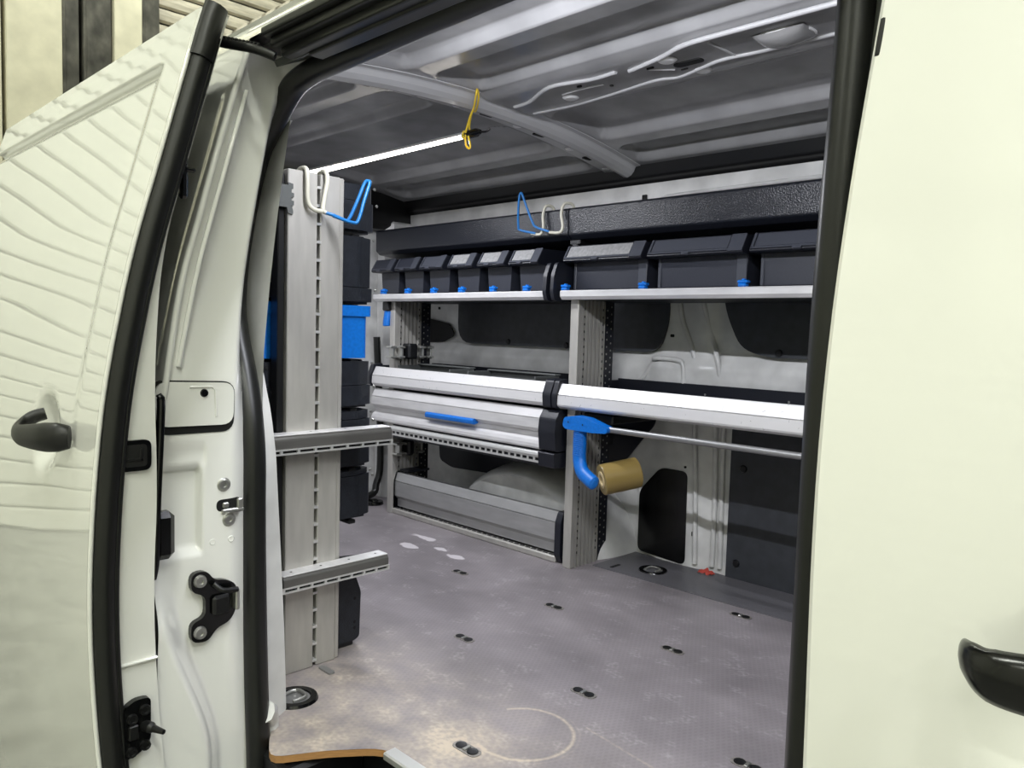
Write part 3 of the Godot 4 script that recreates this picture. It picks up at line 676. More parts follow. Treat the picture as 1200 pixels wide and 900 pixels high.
func door_t(y: float) -> float:
	return lerpf(0.103, 0.05, smoothstep(0.45, 1.0, y))
func sliding_door() -> void:
	var X1 := -1.30
	var s := begin()
	grid(s, 150, 190, func(u: float, v: float) -> Vector3:
		var x := lerpf(X1, -2.56, u); var y := lerpf(-0.5, 1.2, v / 0.72) if v < 0.72 else lerpf(1.2, 1.315, (v - 0.72) / 0.28)
		var z := smooth_z(y)
		# pressed field below the top edge
		var fx := smoothstep(-1.395, -1.43, x)
		z -= 0.006 * fx * (1 - smoothstep(1.232, 1.243, y)) * smoothstep(0.55, 0.85, y)
		z -= 0.012 * fx * smoothstep(1.212, 1.232, y) * (1 - smoothstep(1.236, 1.246, y))
		# hand recess
		var d := Vector2((x + 1.575) / 0.088, (y - 0.594) / 0.075).length()
		z -= 0.03 * (1 - smoothstep(0.35, 1.0, d))
		return Vector3(x, y, z))
	var dr := fin("sliding_door", s, M.paint, van, "white sliding door slid back along the side of the van")
	s = begin()
	grid(s, 4, 120, func(u: float, v: float) -> Vector3:
		var y := lerpf(-0.5, 1.315, v); var z := smooth_z(y)
		return Vector3(X1 - 0.004 * u, y, z - door_t(y) * u))
	grid(s, 30, 2, func(u: float, v: float) -> Vector3:
		return Vector3(lerpf(X1, -2.56, u), 1.315, smooth_z(1.315) - 0.05 * v))
	fin("door_edge", s, M.paint, dr, "white front edge of the sliding door")
	s = begin()
	grid(s, 30, 60, func(u: float, v: float) -> Vector3:
		var y := lerpf(-0.5, 1.315, v); return Vector3(lerpf(X1 - 0.004, -2.5, u), y, smooth_z(y) - door_t(y)))
	fin("inner_panel", s, M.slate, dr, "dark grey inner panel")
	s = begin()
	var p := []
	for k in 40:
		var y := lerpf(-0.5, 1.31, k / 39.0); p.append(Vector3(X1 + 0.003, y, smooth_z(y) - 0.002))
	tube(s, p, 0.004, 6)
	fin("skin_fold", s, M.paint, dr)
	s = begin()
	p = []
	for k in 50:
		var y := lerpf(-0.5, 1.27, k / 49.0); p.append(Vector3(X1 + 0.004, y, smooth_z(y) - 0.023))
	tube(s, p, 0.0175, 12, false, 0.75, Vector3(0, 0, 1))
	var p2 := []
	for q in p: p2.append(q + Vector3(0.002, 0, -0.016))
	tube(s, p2, 0.006, 8)
	var p3 := []
	for k in 8:
		var y := lerpf(1.23, 1.32, k / 7.0); p3.append(Vector3(X1 + 0.006, y, smooth_z(y) - 0.022))
	tube(s, p3, 0.020, 12, false, 0.75, Vector3(0, 0, 1))
	fin("edge_seal", s, M.rubber, dr, "black rubber seal down the door's front edge")
	# latch pocket
	s = begin(); plate_x(s, rr(-0.4555, 0.581, 0.052, 0.050, 0.012, 5), X1 - 0.006, X1 + 0.004); var la := fin("latch_pocket", s, M.gloss, dr)
	s = begin(); plate_x(s, rr(-0.4555, 0.581, 0.038, 0.036, 0.006, 4), X1, X1 + 0.0048)
	fin("latch_mouth", s, M.hole, la)
	s = begin(); bx(s, Vector3(X1, 0.572, -0.468), Vector3(X1 + 0.007, 0.577, -0.444), 0.001); bx(s, Vector3(X1, 0.572, -0.468), Vector3(X1 + 0.007, 0.592, -0.463), 0.001); fin("latch_tongue", s, M.trim, la)
	# lower guide with a pin
	s = begin(); plate_x(s, rp([[-0.434, 0.17], [-0.452, 0.18], [-0.476, 0.178], [-0.476, 0.106], [-0.458, 0.088], [-0.434, 0.082]], 0.008, 3), X1, X1 + 0.012); var g := fin("door_buffer", s, M.gloss, dr, "black buffer with a pin on the door edge")
	s = begin(); lathe(s, [[0.009, 0.0], [0.009, 0.016], [0.006, 0.022], [0.004, 0.045], [0.0, 0.047]], Vector3(X1 + 0.01, 0.132, -0.466), Vector3(1, 0, -0.35).normalized(), 14); fin("pin", s, M.trim, g)
	s = begin()
	for q in [[0.160, -0.466], [0.150, -0.446], [0.10, -0.466], [0.095, -0.445]]: lathe(s, [[0.0, 0.004], [0.004, 0.004], [0.005, 0.006], [0.008, 0.006], [0.009, 0.0]], Vector3(X1 + 0.012, q[0], q[1]), Vector3.RIGHT, 12)
	bx(s, Vector3(X1 + 0.01, 0.115, -0.455), Vector3(X1 + 0.018, 0.14, -0.44), 0.002)
	stuff(fin("buffer_screw", s, M.trim, g))
	# black clip and inner trim showing past the edge
	s = begin(); bx(s, Vector3(X1 - 0.01, 1.00, -0.543), Vector3(X1 + 0.004, 1.075, -0.530), 0.004); bx(s, Vector3(X1 - 0.006, 1.045, -0.556), Vector3(X1 + 0.002, 1.052, -0.535), 0.002)
	fin("edge_clip", s, M.gloss, dr)
	s = begin()
	p = []
	for q in [[0.67, -0.500], [0.655, -0.504], [0.5, -0.497], [0.40, -0.494], [0.365, -0.488]]: p.append(Vector3(X1 - 0.014, q[0], q[1]))
	tube(s, spline(p), 0.007, 8, false, 1.0, Vector3.ZERO, 0.5)
	bx(s, Vector3(X1 - 0.04, 0.395, -0.528), Vector3(X1 - 0.010, 0.478, -0.492), 0.010)
	fin("inner_grip", s, M.gloss, dr)
	s = begin(); bx(s, Vector3(X1 - 0.004, 0.236, -0.43), Vector3(X1 + 0.0035, 0.240, -0.492), 0.001); fin("edge_joint", s, M.paint, dr)
	# outside handle
	s = begin()
	tube(s, spline([Vector3(-1.405, 0.603, -0.392), Vector3(-1.415, 0.603, -0.378), Vector3(-1.44, 0.601, -0.366), Vector3(-1.48, 0.598, -0.357), Vector3(-1.53, 0.596, -0.350), Vector3(-1.57, 0.598, -0.355), Vector3(-1.594, 0.606, -0.37), Vector3(-1.597, 0.618, -0.387), Vector3(-1.592, 0.624, -0.405)], 7), 0.022, 14, false, 0.6, Vector3.UP, 1.0, [0.85, 1.1, 1.12, 1.0, 0.8, 0.68, 0.6, 0.55, 0.5])
	fin("door_handle", s, M.trim, dr, "black grab handle")
	# carrier arm between the door and the upper track
	s = begin()
	tube(s, spline([Vector3(-1.36, 1.287, -0.60), Vector3(-1.32, 1.275, -0.62), Vector3(-1.27, 1.262, -0.645), Vector3(-1.245, 1.25, -0.668)], 5), 0.008, 8, false, 0.8)
	for k in 14:
		var t := k / 13.0
		bx(s, Vector3(lerpf(-1.35, -1.265, t) - 0.002, lerpf(1.29, 1.266, t), lerpf(-0.604, -0.648, t) - 0.003), Vector3(lerpf(-1.35, -1.265, t) + 0.002, lerpf(1.296, 1.272, t), lerpf(-0.604, -0.648, t) + 0.003), 0.001)
	fin("carrier_arm", s, M.trim, dr, "black carrier arm up to the track")

func edge_x(y: float) -> float:
	return lerpf(-0.206, -0.2235, smoothstep(0.4, 0.85, y))
func front_door() -> void:
	var s := begin()
	grid(s, 70, 90, func(u: float, v: float) -> Vector3:
		var y := lerpf(-0.5, 1.30, v); var x := lerpf(edge_x(y), 1.3, u * u)
		var z := smooth_z(y) - 0.113
		var d := Vector2((x + 0.03) / 0.085, (y - 0.60) / 0.07).length()
		z -= 0.022 * (1 - smoothstep(0.4, 1.0, d))
		z -= 0.008 * smoothstep(-0.17, -0.09, x - 0.12 * pow(maxf(0, 0.95 - y), 2.0) * 8.0) * smoothstep(0.80, 0.86, y)
		return Vector3(x, y, z))
	var d := fin("front_door", s, M.paint, van, "white front door beside the opening")
	# folded rear edge, then the pillar between door and opening
	s = begin()
	var prof := [[0.0, 0.0], [-0.003, -0.002], [-0.0045, -0.006], [-0.0045, -0.02]]
	for k in 3:
		grid(s, 1, 60, func(u: float, v: float) -> Vector3:
			var y := lerpf(-0.5, 1.30, v); return Vector3(edge_x(y) + lerpf(prof[k][0], prof[k + 1][0], u), y, smooth_z(y) - 0.113 + lerpf(prof[k][1], prof[k + 1][1], u)))
	fin("door_fold", s, M.paint, d)
	s = begin()
	grid(s, 8, 60, func(u: float, v: float) -> Vector3:
		var y := lerpf(-0.5, 1.32, v); var zo := smooth_z(y) - 0.135
		return Vector3(lerpf(edge_x(y) - 0.006, -0.290, u), y, lerpf(zo, seal_z(y) - 0.012, u)))
	fin("centre_pillar", s, M.pillar, van, "dark pillar between front door and opening")
	s = begin()
	var p := []
	for k in 30:
		var y := lerpf(-0.5, 1.32, k / 29.0); p.append(Vector3(edge_x(y) - 0.010, y, smooth_z(y) - 0.150))
	tube(s, p, 0.007, 10)
	fin("pillar_seal", s, M.rubber, van)
	s = begin(); tube(s, spline([Vector3(-0.2225, 1.003, body_z(1.003) - 0.002), Vector3(-0.2225, 1.018, body_z(1.018) - 0.0015), Vector3(-0.2225, 1.035, body_z(1.035) - 0.002)]), 0.0025, 8, false, 1.0, Vector3.ZERO, 0.3); fin("door_plug", s, M.hole, d)
	s = begin()
	tube(s, spline([Vector3(-0.1165, 0.630, -0.488), Vector3(-0.110, 0.627, -0.476), Vector3(-0.097, 0.624, -0.467), Vector3(-0.075, 0.626, -0.463), Vector3(-0.03, 0.631, -0.461), Vector3(0.04, 0.634, -0.463), Vector3(0.09, 0.63, -0.48), Vector3(0.1, 0.63, -0.51)], 7), 0.0165, 14, false, 0.55, Vector3.UP, 1.0, [0.2, 0.62, 0.9, 1.0, 1.0, 1.0, 0.9, 0.5])
	fin("door_handle", s, M.gloss, d, "glossy black handle")

# ---------------------------------------------------------------- racking along the far wall
# upright seen from its side: bright front strip, ribbed aluminium side, dark perforated rear
func upright(x: float, z0: float, z1: float, y1: float, parent: Node) -> void:
	var s := begin()
	bx(s, Vector3(x - 0.034, 0.0, z0 - 0.022), Vector3(x, y1, z0), 0.002)
	var o := fin("upright", s, M.post, parent, "aluminium upright")
	s = begin()
	var pr := []
	var z := z0 - 0.022
	pr.append([z, 0.0]); 
	for k in 6:
		var zz := lerpf(z, z1, (k + 1) / 6.0)
		pr.append([zz + 0.011, 0.0]); pr.append([zz + 0.010, -0.014]); pr.append([zz + 0.003, -0.014]); pr.append([zz + 0.002, 0.0])
	pr.append([z1, -0.03]); pr.append([z, -0.03])
	var poly := []
	for q in pr: poly.append(Vector2(q[0], q[1]))
	extrude(s, poly, Vector3(x, 0, 0), Vector3(0, 0, 1), Vector3.RIGHT, Vector3(0, y1, 0))
	fin("upright_side", s, M.post, o, "ribbed side face")
	s = begin()
	var y := 0.05
	while y < y1 - 0.02:
		for zz in [z - 0.012, z1 + 0.014]:
			bx(s, Vector3(x - 0.003, y - 0.004, zz - 0.002), Vector3(x + 0.0006, y + 0.004, zz + 0.002))
		y += 0.025
	stuff(fin("slot_row", s, M.hole, o))
	s = begin(); bx(s, Vector3(x - 0.04, 0.0, z1 - 0.055), Vector3(x - 0.005, y1, z1), 0.002); var b := fin("rear_upright", s, M.navy, parent, "dark perforated rear upright")
	s = begin()
	y = 0.05
	while y < y1 - 0.02:
		for zz in [z1 - 0.016, z1 - 0.038]: lathe(s, [[0.0, 0.0012], [0.0038, 0.0008]], Vector3(x - 0.0052, y + (0.0125 if zz < z1 - 0.03 else 0.0), zz), Vector3.RIGHT, 6, false)
		y += 0.025
	stuff(fin("hole_row", s, M.zinc, b))

func tray_front(x0: float, x1: float, y0: float, y1: float, zf: float) -> SurfaceTool:
	var s := begin()
	var m := lerpf(y0, y1, 0.54)
	ex(s, [[zf - 0.020, y1], [zf - 0.026, y1 + 0.001], [zf - 0.03, y1 - 0.004], [zf - 0.03, y0 + 0.002], [zf - 0.016, y0 - 0.004], [zf - 0.003, y0 + 0.004], [zf, y0 + 0.010], [zf - 0.001, m - 0.0015], [zf - 0.007, m - 0.001], [zf - 0.007, m + 0.001], [zf - 0.002, m + 0.0016]], x0, x1)
	return s
func tray(parent: Node, x0: float, x1: float, y0: float, y1: float, zf: float, label: String) -> MeshInstance3D:
	var o := fin("tray_front", tray_front(x0, x1, y0, y1, zf), M.worn, parent, label)
	var s := begin()
	bx(s, Vector3(x0 + 0.004, y0 + 0.012, zf - 0.33), Vector3(x1 - 0.004, y0 + 0.018, zf - 0.028))
	bx(s, Vector3(x0, y0 + 0.01, zf - 0.335), Vector3(x1, y1 + 0.012, zf - 0.328), 0.002)
	bx(s, Vector3(x0 - 0.004, y0 + 0.01, zf - 0.335), Vector3(x0 + 0.004, y1 + 0.006, zf - 0.024), 0.002)
	bx(s, Vector3(x1 - 0.004, y0 + 0.01, zf - 0.335), Vector3(x1 + 0.004, y1 + 0.006, zf - 0.024), 0.002)
	fin("tray_tub", s, M.navy, parent, "dark open tray")
	s = begin()
	for k in 5: lathe(s, [[0.0, 0.0012], [0.004, 0.001]], Vector3(lerpf(x0, x1, 0.2 + 0.14 * k + 0.02 * (k % 2)), y1 - 0.02, zf - 0.3275), Vector3(0, 0, 1), 8)
	stuff(fin("rivet", s, M.zinc, parent))
	return o
func shelf(parent: Node, x0: float, x1: float, zf: float) -> void:
	var s := begin()
	ex(s, [[zf - 0.03, 0.934], [zf - 0.004, 0.934], [zf, 0.930], [zf - 0.001, 0.914], [zf - 0.010, 0.904], [zf - 0.03, 0.904]], x0, x1)
	fin("shelf_edge", s, M.tray, parent, "aluminium shelf edge")
	s = begin(); bx(s, Vector3(x0, 0.906, zf - 0.34), Vector3(x1, 0.918, zf - 0.03)); bx(s, Vector3(x0, 0.918, zf - 0.34), Vector3(x1, 1.09, zf - 0.333)); fin("shelf_deck", s, M.navy, parent)
func duct(parent: Node, x0: float, x1: float, label: String) -> void:
	var s := begin()
	ex(s, rp([[-2.03, 1.128], [-2.028, 1.214], [-2.04, 1.22], [-2.225, 1.235], [-2.225, 1.10], [-2.05, 1.112]], 0.005, 3), x0, x1)
	fin("duct", s, M.duct, parent, label)
func cap(parent: Node, x0: float, x1: float, prof: Array, r := 0.008) -> void:
	var s := begin(); plate_x(s, rp(prof, r, 3), x0, x1); fin("end_cap", s, M.navy, parent)
func stops(parent: Node, xs: Array, zf: float) -> void:
	for x in xs:
		var s := begin(); bx(s, Vector3(x - 0.012, 0.934, zf - 0.025), Vector3(x + 0.012, 0.944, zf - 0.004), 0.003); bx(s, Vector3(x - 0.015, 0.944, zf - 0.028), Vector3(x + 0.015, 0.953, zf - 0.006), 0.003); bx(s, Vector3(x - 0.004, 0.951, zf - 0.024), Vector3(x + 0.004, 0.957, zf - 0.012), 0.001)
		fin("bin_stop", s, M.blue, parent, "small blue bin stop")
# bar with a bright rounded top and a slotted lip below, along x
func slotted_bar(s: SurfaceTool, x0: float, x1: float, y0: float, y1: float, z: float, pitch := 0.03) -> void:
	ex(s, rp([[z - 0.03, y0 + 0.022], [z - 0.03, y1], [z - 0.004, y1], [z + 0.003, y0 + 0.022]], 0.009, 4), x0, x1)
	bx(s, Vector3(x0, y0, z - 0.012), Vector3(x1, y0 + 0.007, z - 0.004)); bx(s, Vector3(x0, y0 + 0.018, z - 0.008), Vector3(x1, y0 + 0.024, z - 0.004))
	var n := int((x1 - x0) / pitch)
	for k in n + 1: bx(s, Vector3(x0 + k * (x1 - x0) / n - 0.004, y0 + 0.003, z - 0.0075), Vector3(x0 + k * (x1 - x0) / n + 0.004, y0 + 0.021, z - 0.0045))

func far_rack() -> void:
	var zf := -1.94
	var r := thing("van_rack", Vector3(-2.2, 0, -2.1), "far wall rack with a blue-handled drawer and a low kick board", "rack")
	upright(-2.665, -1.985, -2.13, 0.905, r); upright(-1.655, -1.978, -2.125, 0.905, r)
	shelf(r, -2.76, -1.772, zf)
	duct(r, -2.87, -1.757, "long black box rail over the small bins")
	tray(r, -2.76, -1.762, 0.548, 0.626, zf, "faceted aluminium tray front")
	var s := begin()
	ex(s, [[zf - 0.017, 0.533], [zf - 0.03, 0.534], [zf - 0.03, 0.40], [zf - 0.004, 0.396], [zf, 0.402], [zf - 0.001, 0.413], [zf - 0.006, 0.424], [zf - 0.022, 0.436], [zf - 0.022, 0.452], [zf - 0.004, 0.4645], [zf, 0.468], [zf - 0.001, 0.500], [zf - 0.007, 0.5006], [zf - 0.007, 0.5024], [zf - 0.002, 0.503]], -2.76, -1.772)
	var d := fin("drawer", s, M.tray, r, "faceted aluminium drawer front")
	s = begin(); ex(s, rp([[zf - 0.02, 0.450], [zf - 0.02, 0.464], [zf + 0.002, 0.468], [zf + 0.010, 0.462], [zf + 0.008, 0.446], [zf - 0.002, 0.446]], 0.004, 3), -2.385, -2.105); fin("drawer_handle", s, M.blue, d, "blue drawer handle")
	s = begin(); bx(s, Vector3(-2.755, 0.40, -2.26), Vector3(-1.778, 0.53, zf - 0.03), 0.004); fin("drawer_box", s, M.navy, d)
	s = begin(); slotted_bar(s, -2.62, -1.772, 0.348, 0.388, zf + 0.002)
	fin("lashing_rail", s, M.rail, r, "slotted aluminium rail under the drawer")
	s = begin(); bx(s, Vector3(-2.62, 0.338, zf - 0.06), Vector3(-1.772, 0.392, zf - 0.012), 0.002); fin("rail_back", s, M.navy, r)
	# dividers in the open tray
	for q in [[-2.66, -2.32], [-2.22, -1.86]]:
		s = begin(); bx(s, Vector3(q[0], 0.56, -2.13), Vector3(q[1], 0.642, -2.122), 0.003); bx(s, Vector3(q[0], 0.56, -2.125), Vector3(q[0] + 0.008, 0.637, -2.0), 0.002); bx(s, Vector3(q[1] - 0.008, 0.56, -2.125), Vector3(q[1], 0.637, -2.0), 0.002); bx(s, Vector3(q[0], 0.636, -2.14), Vector3(q[1], 0.643, -2.105), 0.003)
		fin("tray_divider", s, M.greytrim, r, "grey divider in the tray")
	# end caps
	cap(r, -1.764, -1.728, [[zf - 0.06, 0.54], [zf + 0.002, 0.542], [zf + 0.007, 0.586], [zf - 0.012, 0.636], [zf - 0.06, 0.64]])
	cap(r, -1.722, -1.704, [[zf - 0.06, 0.54], [zf + 0.002, 0.542], [zf + 0.007, 0.586], [zf - 0.012, 0.636], [zf - 0.06, 0.64]])
	cap(r, -1.775, -1.700, [[-2.25, 0.395], [zf + 0.002, 0.395], [zf + 0.010, 0.46], [zf + 0.006, 0.505], [zf - 0.015, 0.536], [-2.25, 0.536]])
	cap(r, -1.775, -1.702, [[-2.20, 0.342], [zf + 0.002, 0.338], [zf + 0.008, 0.39], [-2.20, 0.392]], 0.006)
	cap(r, -1.776, -1.760, [[-2.2, 0.90], [zf, 0.90], [zf + 0.010, 0.93], [zf + 0.006, 0.985], [zf - 0.012, 1.028], [-2.1, 1.03]], 0.01)
	cap(r, -2.785, -2.765, [[zf - 0.06, 0.54], [zf + 0.002, 0.542], [zf + 0.007, 0.586], [zf - 0.012, 0.636], [zf - 0.06, 0.64]])
	stops(r, [-2.705, -2.54, -2.375, -2.21, -2.04, -1.872], zf)
	# kick board at floor level
	s = begin()
	ex(s, [[-2.014, 0.175], [-2.028, 0.176], [-2.028, 0.03], [-2.018, 0.028], [-2.016, 0.060], [-2.002, 0.076], [-2.001, 0.137], [-2.007, 0.138], [-2.007, 0.140], [-2.002, 0.141]], -2.672, -1.735)
	fin("kick_board", s, M.kick, r, "brushed aluminium kick board at floor level")
	s = begin(); bx(s, Vector3(-2.69, 0.0, -2.018), Vector3(-1.735, 0.022, -1.992), 0.003); fin("floor_rail", s, M.post, r)
	s = begin()
	for k in 32: bx(s, Vector3(-2.66 + k * 0.0286, 0.0215, -2.010), Vector3(-2.66 + k * 0.0286 + 0.020, 0.0235, -2.003))
	stuff(fin("rail_slots", s, M.hole, r))
	cap(r, -1.738, -1.712, [[-2.06, 0.002], [-2.002, 0.002], [-1.99, 0.03], [-1.99, 0.14], [-2.005, 0.178], [-2.06, 0.178]])
	cap(r, -2.69, -2.665, [[-2.06, 0.004], [-2.002, 0.004], [-1.994, 0.03], [-1.994, 0.14], [-2.008, 0.18], [-2.06, 0.182]])
	s = begin(); bx(s, Vector3(-2.66, 0.18, -2.14), Vector3(-2.60, 0.19, -2.02), 0.003); fin("support_arm", s, M.navy, r)
	# chrome clamps on the rear upright
	for q in [[0.664, -1.93, -2.16], [0.252, -1.97, -2.12]]:
		for zz in [q[1] - 0.02, q[1] - 0.065, q[2] + 0.055, q[2] + 0.01]:
			s = begin(); bx(s, Vector3(-2.66, q[0], zz - 0.014), Vector3(-2.63, q[0] + 0.056, zz - 0.004), 0.002); bx(s, Vector3(-2.66, q[0] + 0.045, zz - 0.02), Vector3(-2.625, q[0] + 0.054, zz + 0.012), 0.002); bx(s, Vector3(-2.66, q[0] + 0.004, zz - 0.02), Vector3(-2.625, q[0] + 0.012, zz + 0.012), 0.002)
			fin("clamp", s, M.zinc, r, "shiny metal clamp")
		s = begin(); bx(s, Vector3(-2.665, q[0], lerpf(q[1], q[2], 0.62)), Vector3(-2.61, q[0] + 0.065, lerpf(q[1], q[2], 0.40)), 0.008); fin("clamp_knob", s, M.black, r)

func front_rack() -> void:
	var zf := -1.94
	var r := thing("van_rack", Vector3(-1.0, 0, -2.1), "far wall rack with a long scratched tray over a steel rod", "rack")
	shelf(r, -1.705, 0.1, zf)
	duct(r, -1.753, 0.1, "long black box rail over the large bins")
	tray(r, -1.702, 0.1, 0.546, 0.624, zf, "long scratched aluminium tray front")
	cap(r, -1.738, -1.724, [[-2.2, 0.90], [zf + 0.004, 0.90], [zf + 0.014, 0.93], [zf + 0.010, 0.985], [zf - 0.008, 1.028], [-2.1, 1.03]], 0.01)
	stops(r, [-1.695, -1.385, -1.055], zf)
	upright(0.12, -1.978, -2.125, 0.905, r)
	var s := begin(); tube(s, [Vector3(-1.47, 0.497, -1.93), Vector3(0.1, 0.497, -1.93)], 0.0095, 12); fin("hanging_rod", s, M.steel, r, "steel rod under the tray")
	s = begin(); bx(s, Vector3(-1.62, 0.505, -2.22), Vector3(-1.5, 0.535, -1.98), 0.004); fin("rod_bracket", s, M.black, r); s = begin(); bx(s, Vector3(0.05, 0.48, -2.0), Vector3(0.08, 0.54, -1.91), 0.003); fin("rod_bracket", s, M.black, r)
	s = begin(); bx(s, Vector3(-1.765, 1.095, -2.16), Vector3(-1.72, 1.115, -2.05), 0.004); bx(s, Vector3(-1.755, 1.085, -2.075), Vector3(-1.73, 1.105, -2.05), 0.004); fin("duct_bracket", s, M.black, r)

func bin_unit(x0: float, w: float, big: bool) -> Node3D:
	var t := thing("storage_bin", Vector3(x0, 0.936, -2.1), "", "bin")
	var zf := -1.985
	var zb := -2.016
	var s := begin()
	# tapered body
	var a := 0.018; var b := 0.012
	var P := func(k: float, y: float, inset: float) -> Array:
		return [Vector3(x0 + a - inset + k, y, zb + inset * 0.4 - k), Vector3(x0 + w - b + inset - k, y, zb + inset * 0.4 - k), Vector3(x0 + w - b + inset - k, y, -2.25), Vector3(x0 + a - inset + k, y, -2.25)]
	var lo: Array = P.call(0.004, 0.9365, 0.0); var m: Array = P.call(0.0, 0.942, 0.0); var hi: Array = P.call(0.0, 1.04, 0.008)
	for l in [[lo, m], [m, hi]]:
		for k in 4: quad(s, l[0][k], l[0][(k + 1) % 4], l[1][(k + 1) % 4], l[1][k])
	quad(s, lo[0], lo[3], lo[2], lo[1]); quad(s, hi[0], hi[1], hi[2], hi[3])
	fin("bin_body", s, M.bin, t)
	if big:
		s = begin(); bx(s, Vector3(x0 + w - b - 0.028, 0.94, zb + 0.001), Vector3(x0 + w - b + 0.004, 1.035, zb + 0.006), 0.002); fin("corner_post", s, M.lid, t); s = begin(); bx(s, Vector3(x0 + 0.012, 0.94, zb + 0.001), Vector3(x0 + 0.022, 1.035, zb + 0.005), 0.002); fin("corner_post", s, M.lid, t)
	# sloping collar with a label slot
	s = begin()
	ex(s, rp([[-2.24, 1.028], [zf + 0.012, 1.028], [zf + 0.020, 1.033], [zf - 0.010, 1.082], [-2.24, 1.086]], 0.003, 2), x0, x0 + w)
	var lid := fin("bin_collar", s, M.navy, t)
	var dir := Vector3(0, 0.049, -0.030).normalized(); var nrm := Vector3(0, 0.030, 0.049).normalized()
	var o := Vector3(x0, 1.0335, zf + 0.0195)
	var slab := func(c: String, u0: float, u1: float, v0: float, v1: float, h: float, mt: Material, par: Node) -> MeshInstance3D:
		var q := begin()
		extrude(q, rp([[u0, v0], [u1, v0], [u1, v1], [u0, v1]], 0.002, 2), o - nrm * 0.001, Vector3.RIGHT, dir, nrm * (h + 0.001))
		return fin(c, q, mt, par)
	var rw := 0.034 if not big else 0.045
	slab.call("bin_frame", 0.0, w - rw, 0.003, 0.057, 0.002, M.navy, lid)
	slab.call("grip", w - rw, w, 0.0, 0.057, 0.005, M.lid, lid)
	slab.call("frame_bar", 0.004, w - rw, 0.003, 0.009, 0.005, M.lid, lid)
	slab.call("frame_bar", 0.004, 0.010, 0.003, 0.055, 0.005, M.lid, lid)
	slab.call("latch_tab", w * 0.5 - rw / 2 - 0.012, w * 0.5 - rw / 2 + 0.012, -0.004, 0.006, 0.006, M.lid, lid)
	slab.call("label_card", 0.014, w - rw - 0.003, 0.011, 0.053, 0.0035, M.lid if big else M.lid, lid)
	return t
func bins() -> void:
	var names := ["small dark bin at the shelf's far left end, by the case stack", "second small dark bin from the case stack", "third small dark bin from the case stack, grey label", "fourth small bin from the case stack, white reflection painted on its label", "fifth small bin from the case stack, white reflection painted on its label", "small bin, label painted with a white reflection, next to the shelf's black end caps"]
	var first: Node3D
	for k in 6:
		var x: float = [-2.813, -2.649, -2.485, -2.312, -2.142, -1.976][k]
		var t := bin_unit(x, 0.142, false)
		tag(t, names[k], "bin", "small bins on the far wall shelf")
		if k > 2: t.get_node("bin_collar/label_card").material_override = M.label  # white reflection painted into the last three labels
		elif k < 2: t.get_node("bin_collar/label_card").material_override = M.bin
	names = ["wide bin, label painted with a white reflection, just right of the shelf end caps", "wide dark bin with a dark lid strip, middle of the three wide bins", "wide dark bin cut off by the door pillar at the right end of the shelf"]
	for k in 3:
		var x: float = [-1.72, -1.384, -1.048][k]
		var t := bin_unit(x, 0.315, true)
		tag(t, names[k], "bin", "wide bins on the far wall shelf")
		if k == 0: t.get_node("bin_collar/label_card").material_override = M.label  # first wide label gets the same painted reflection

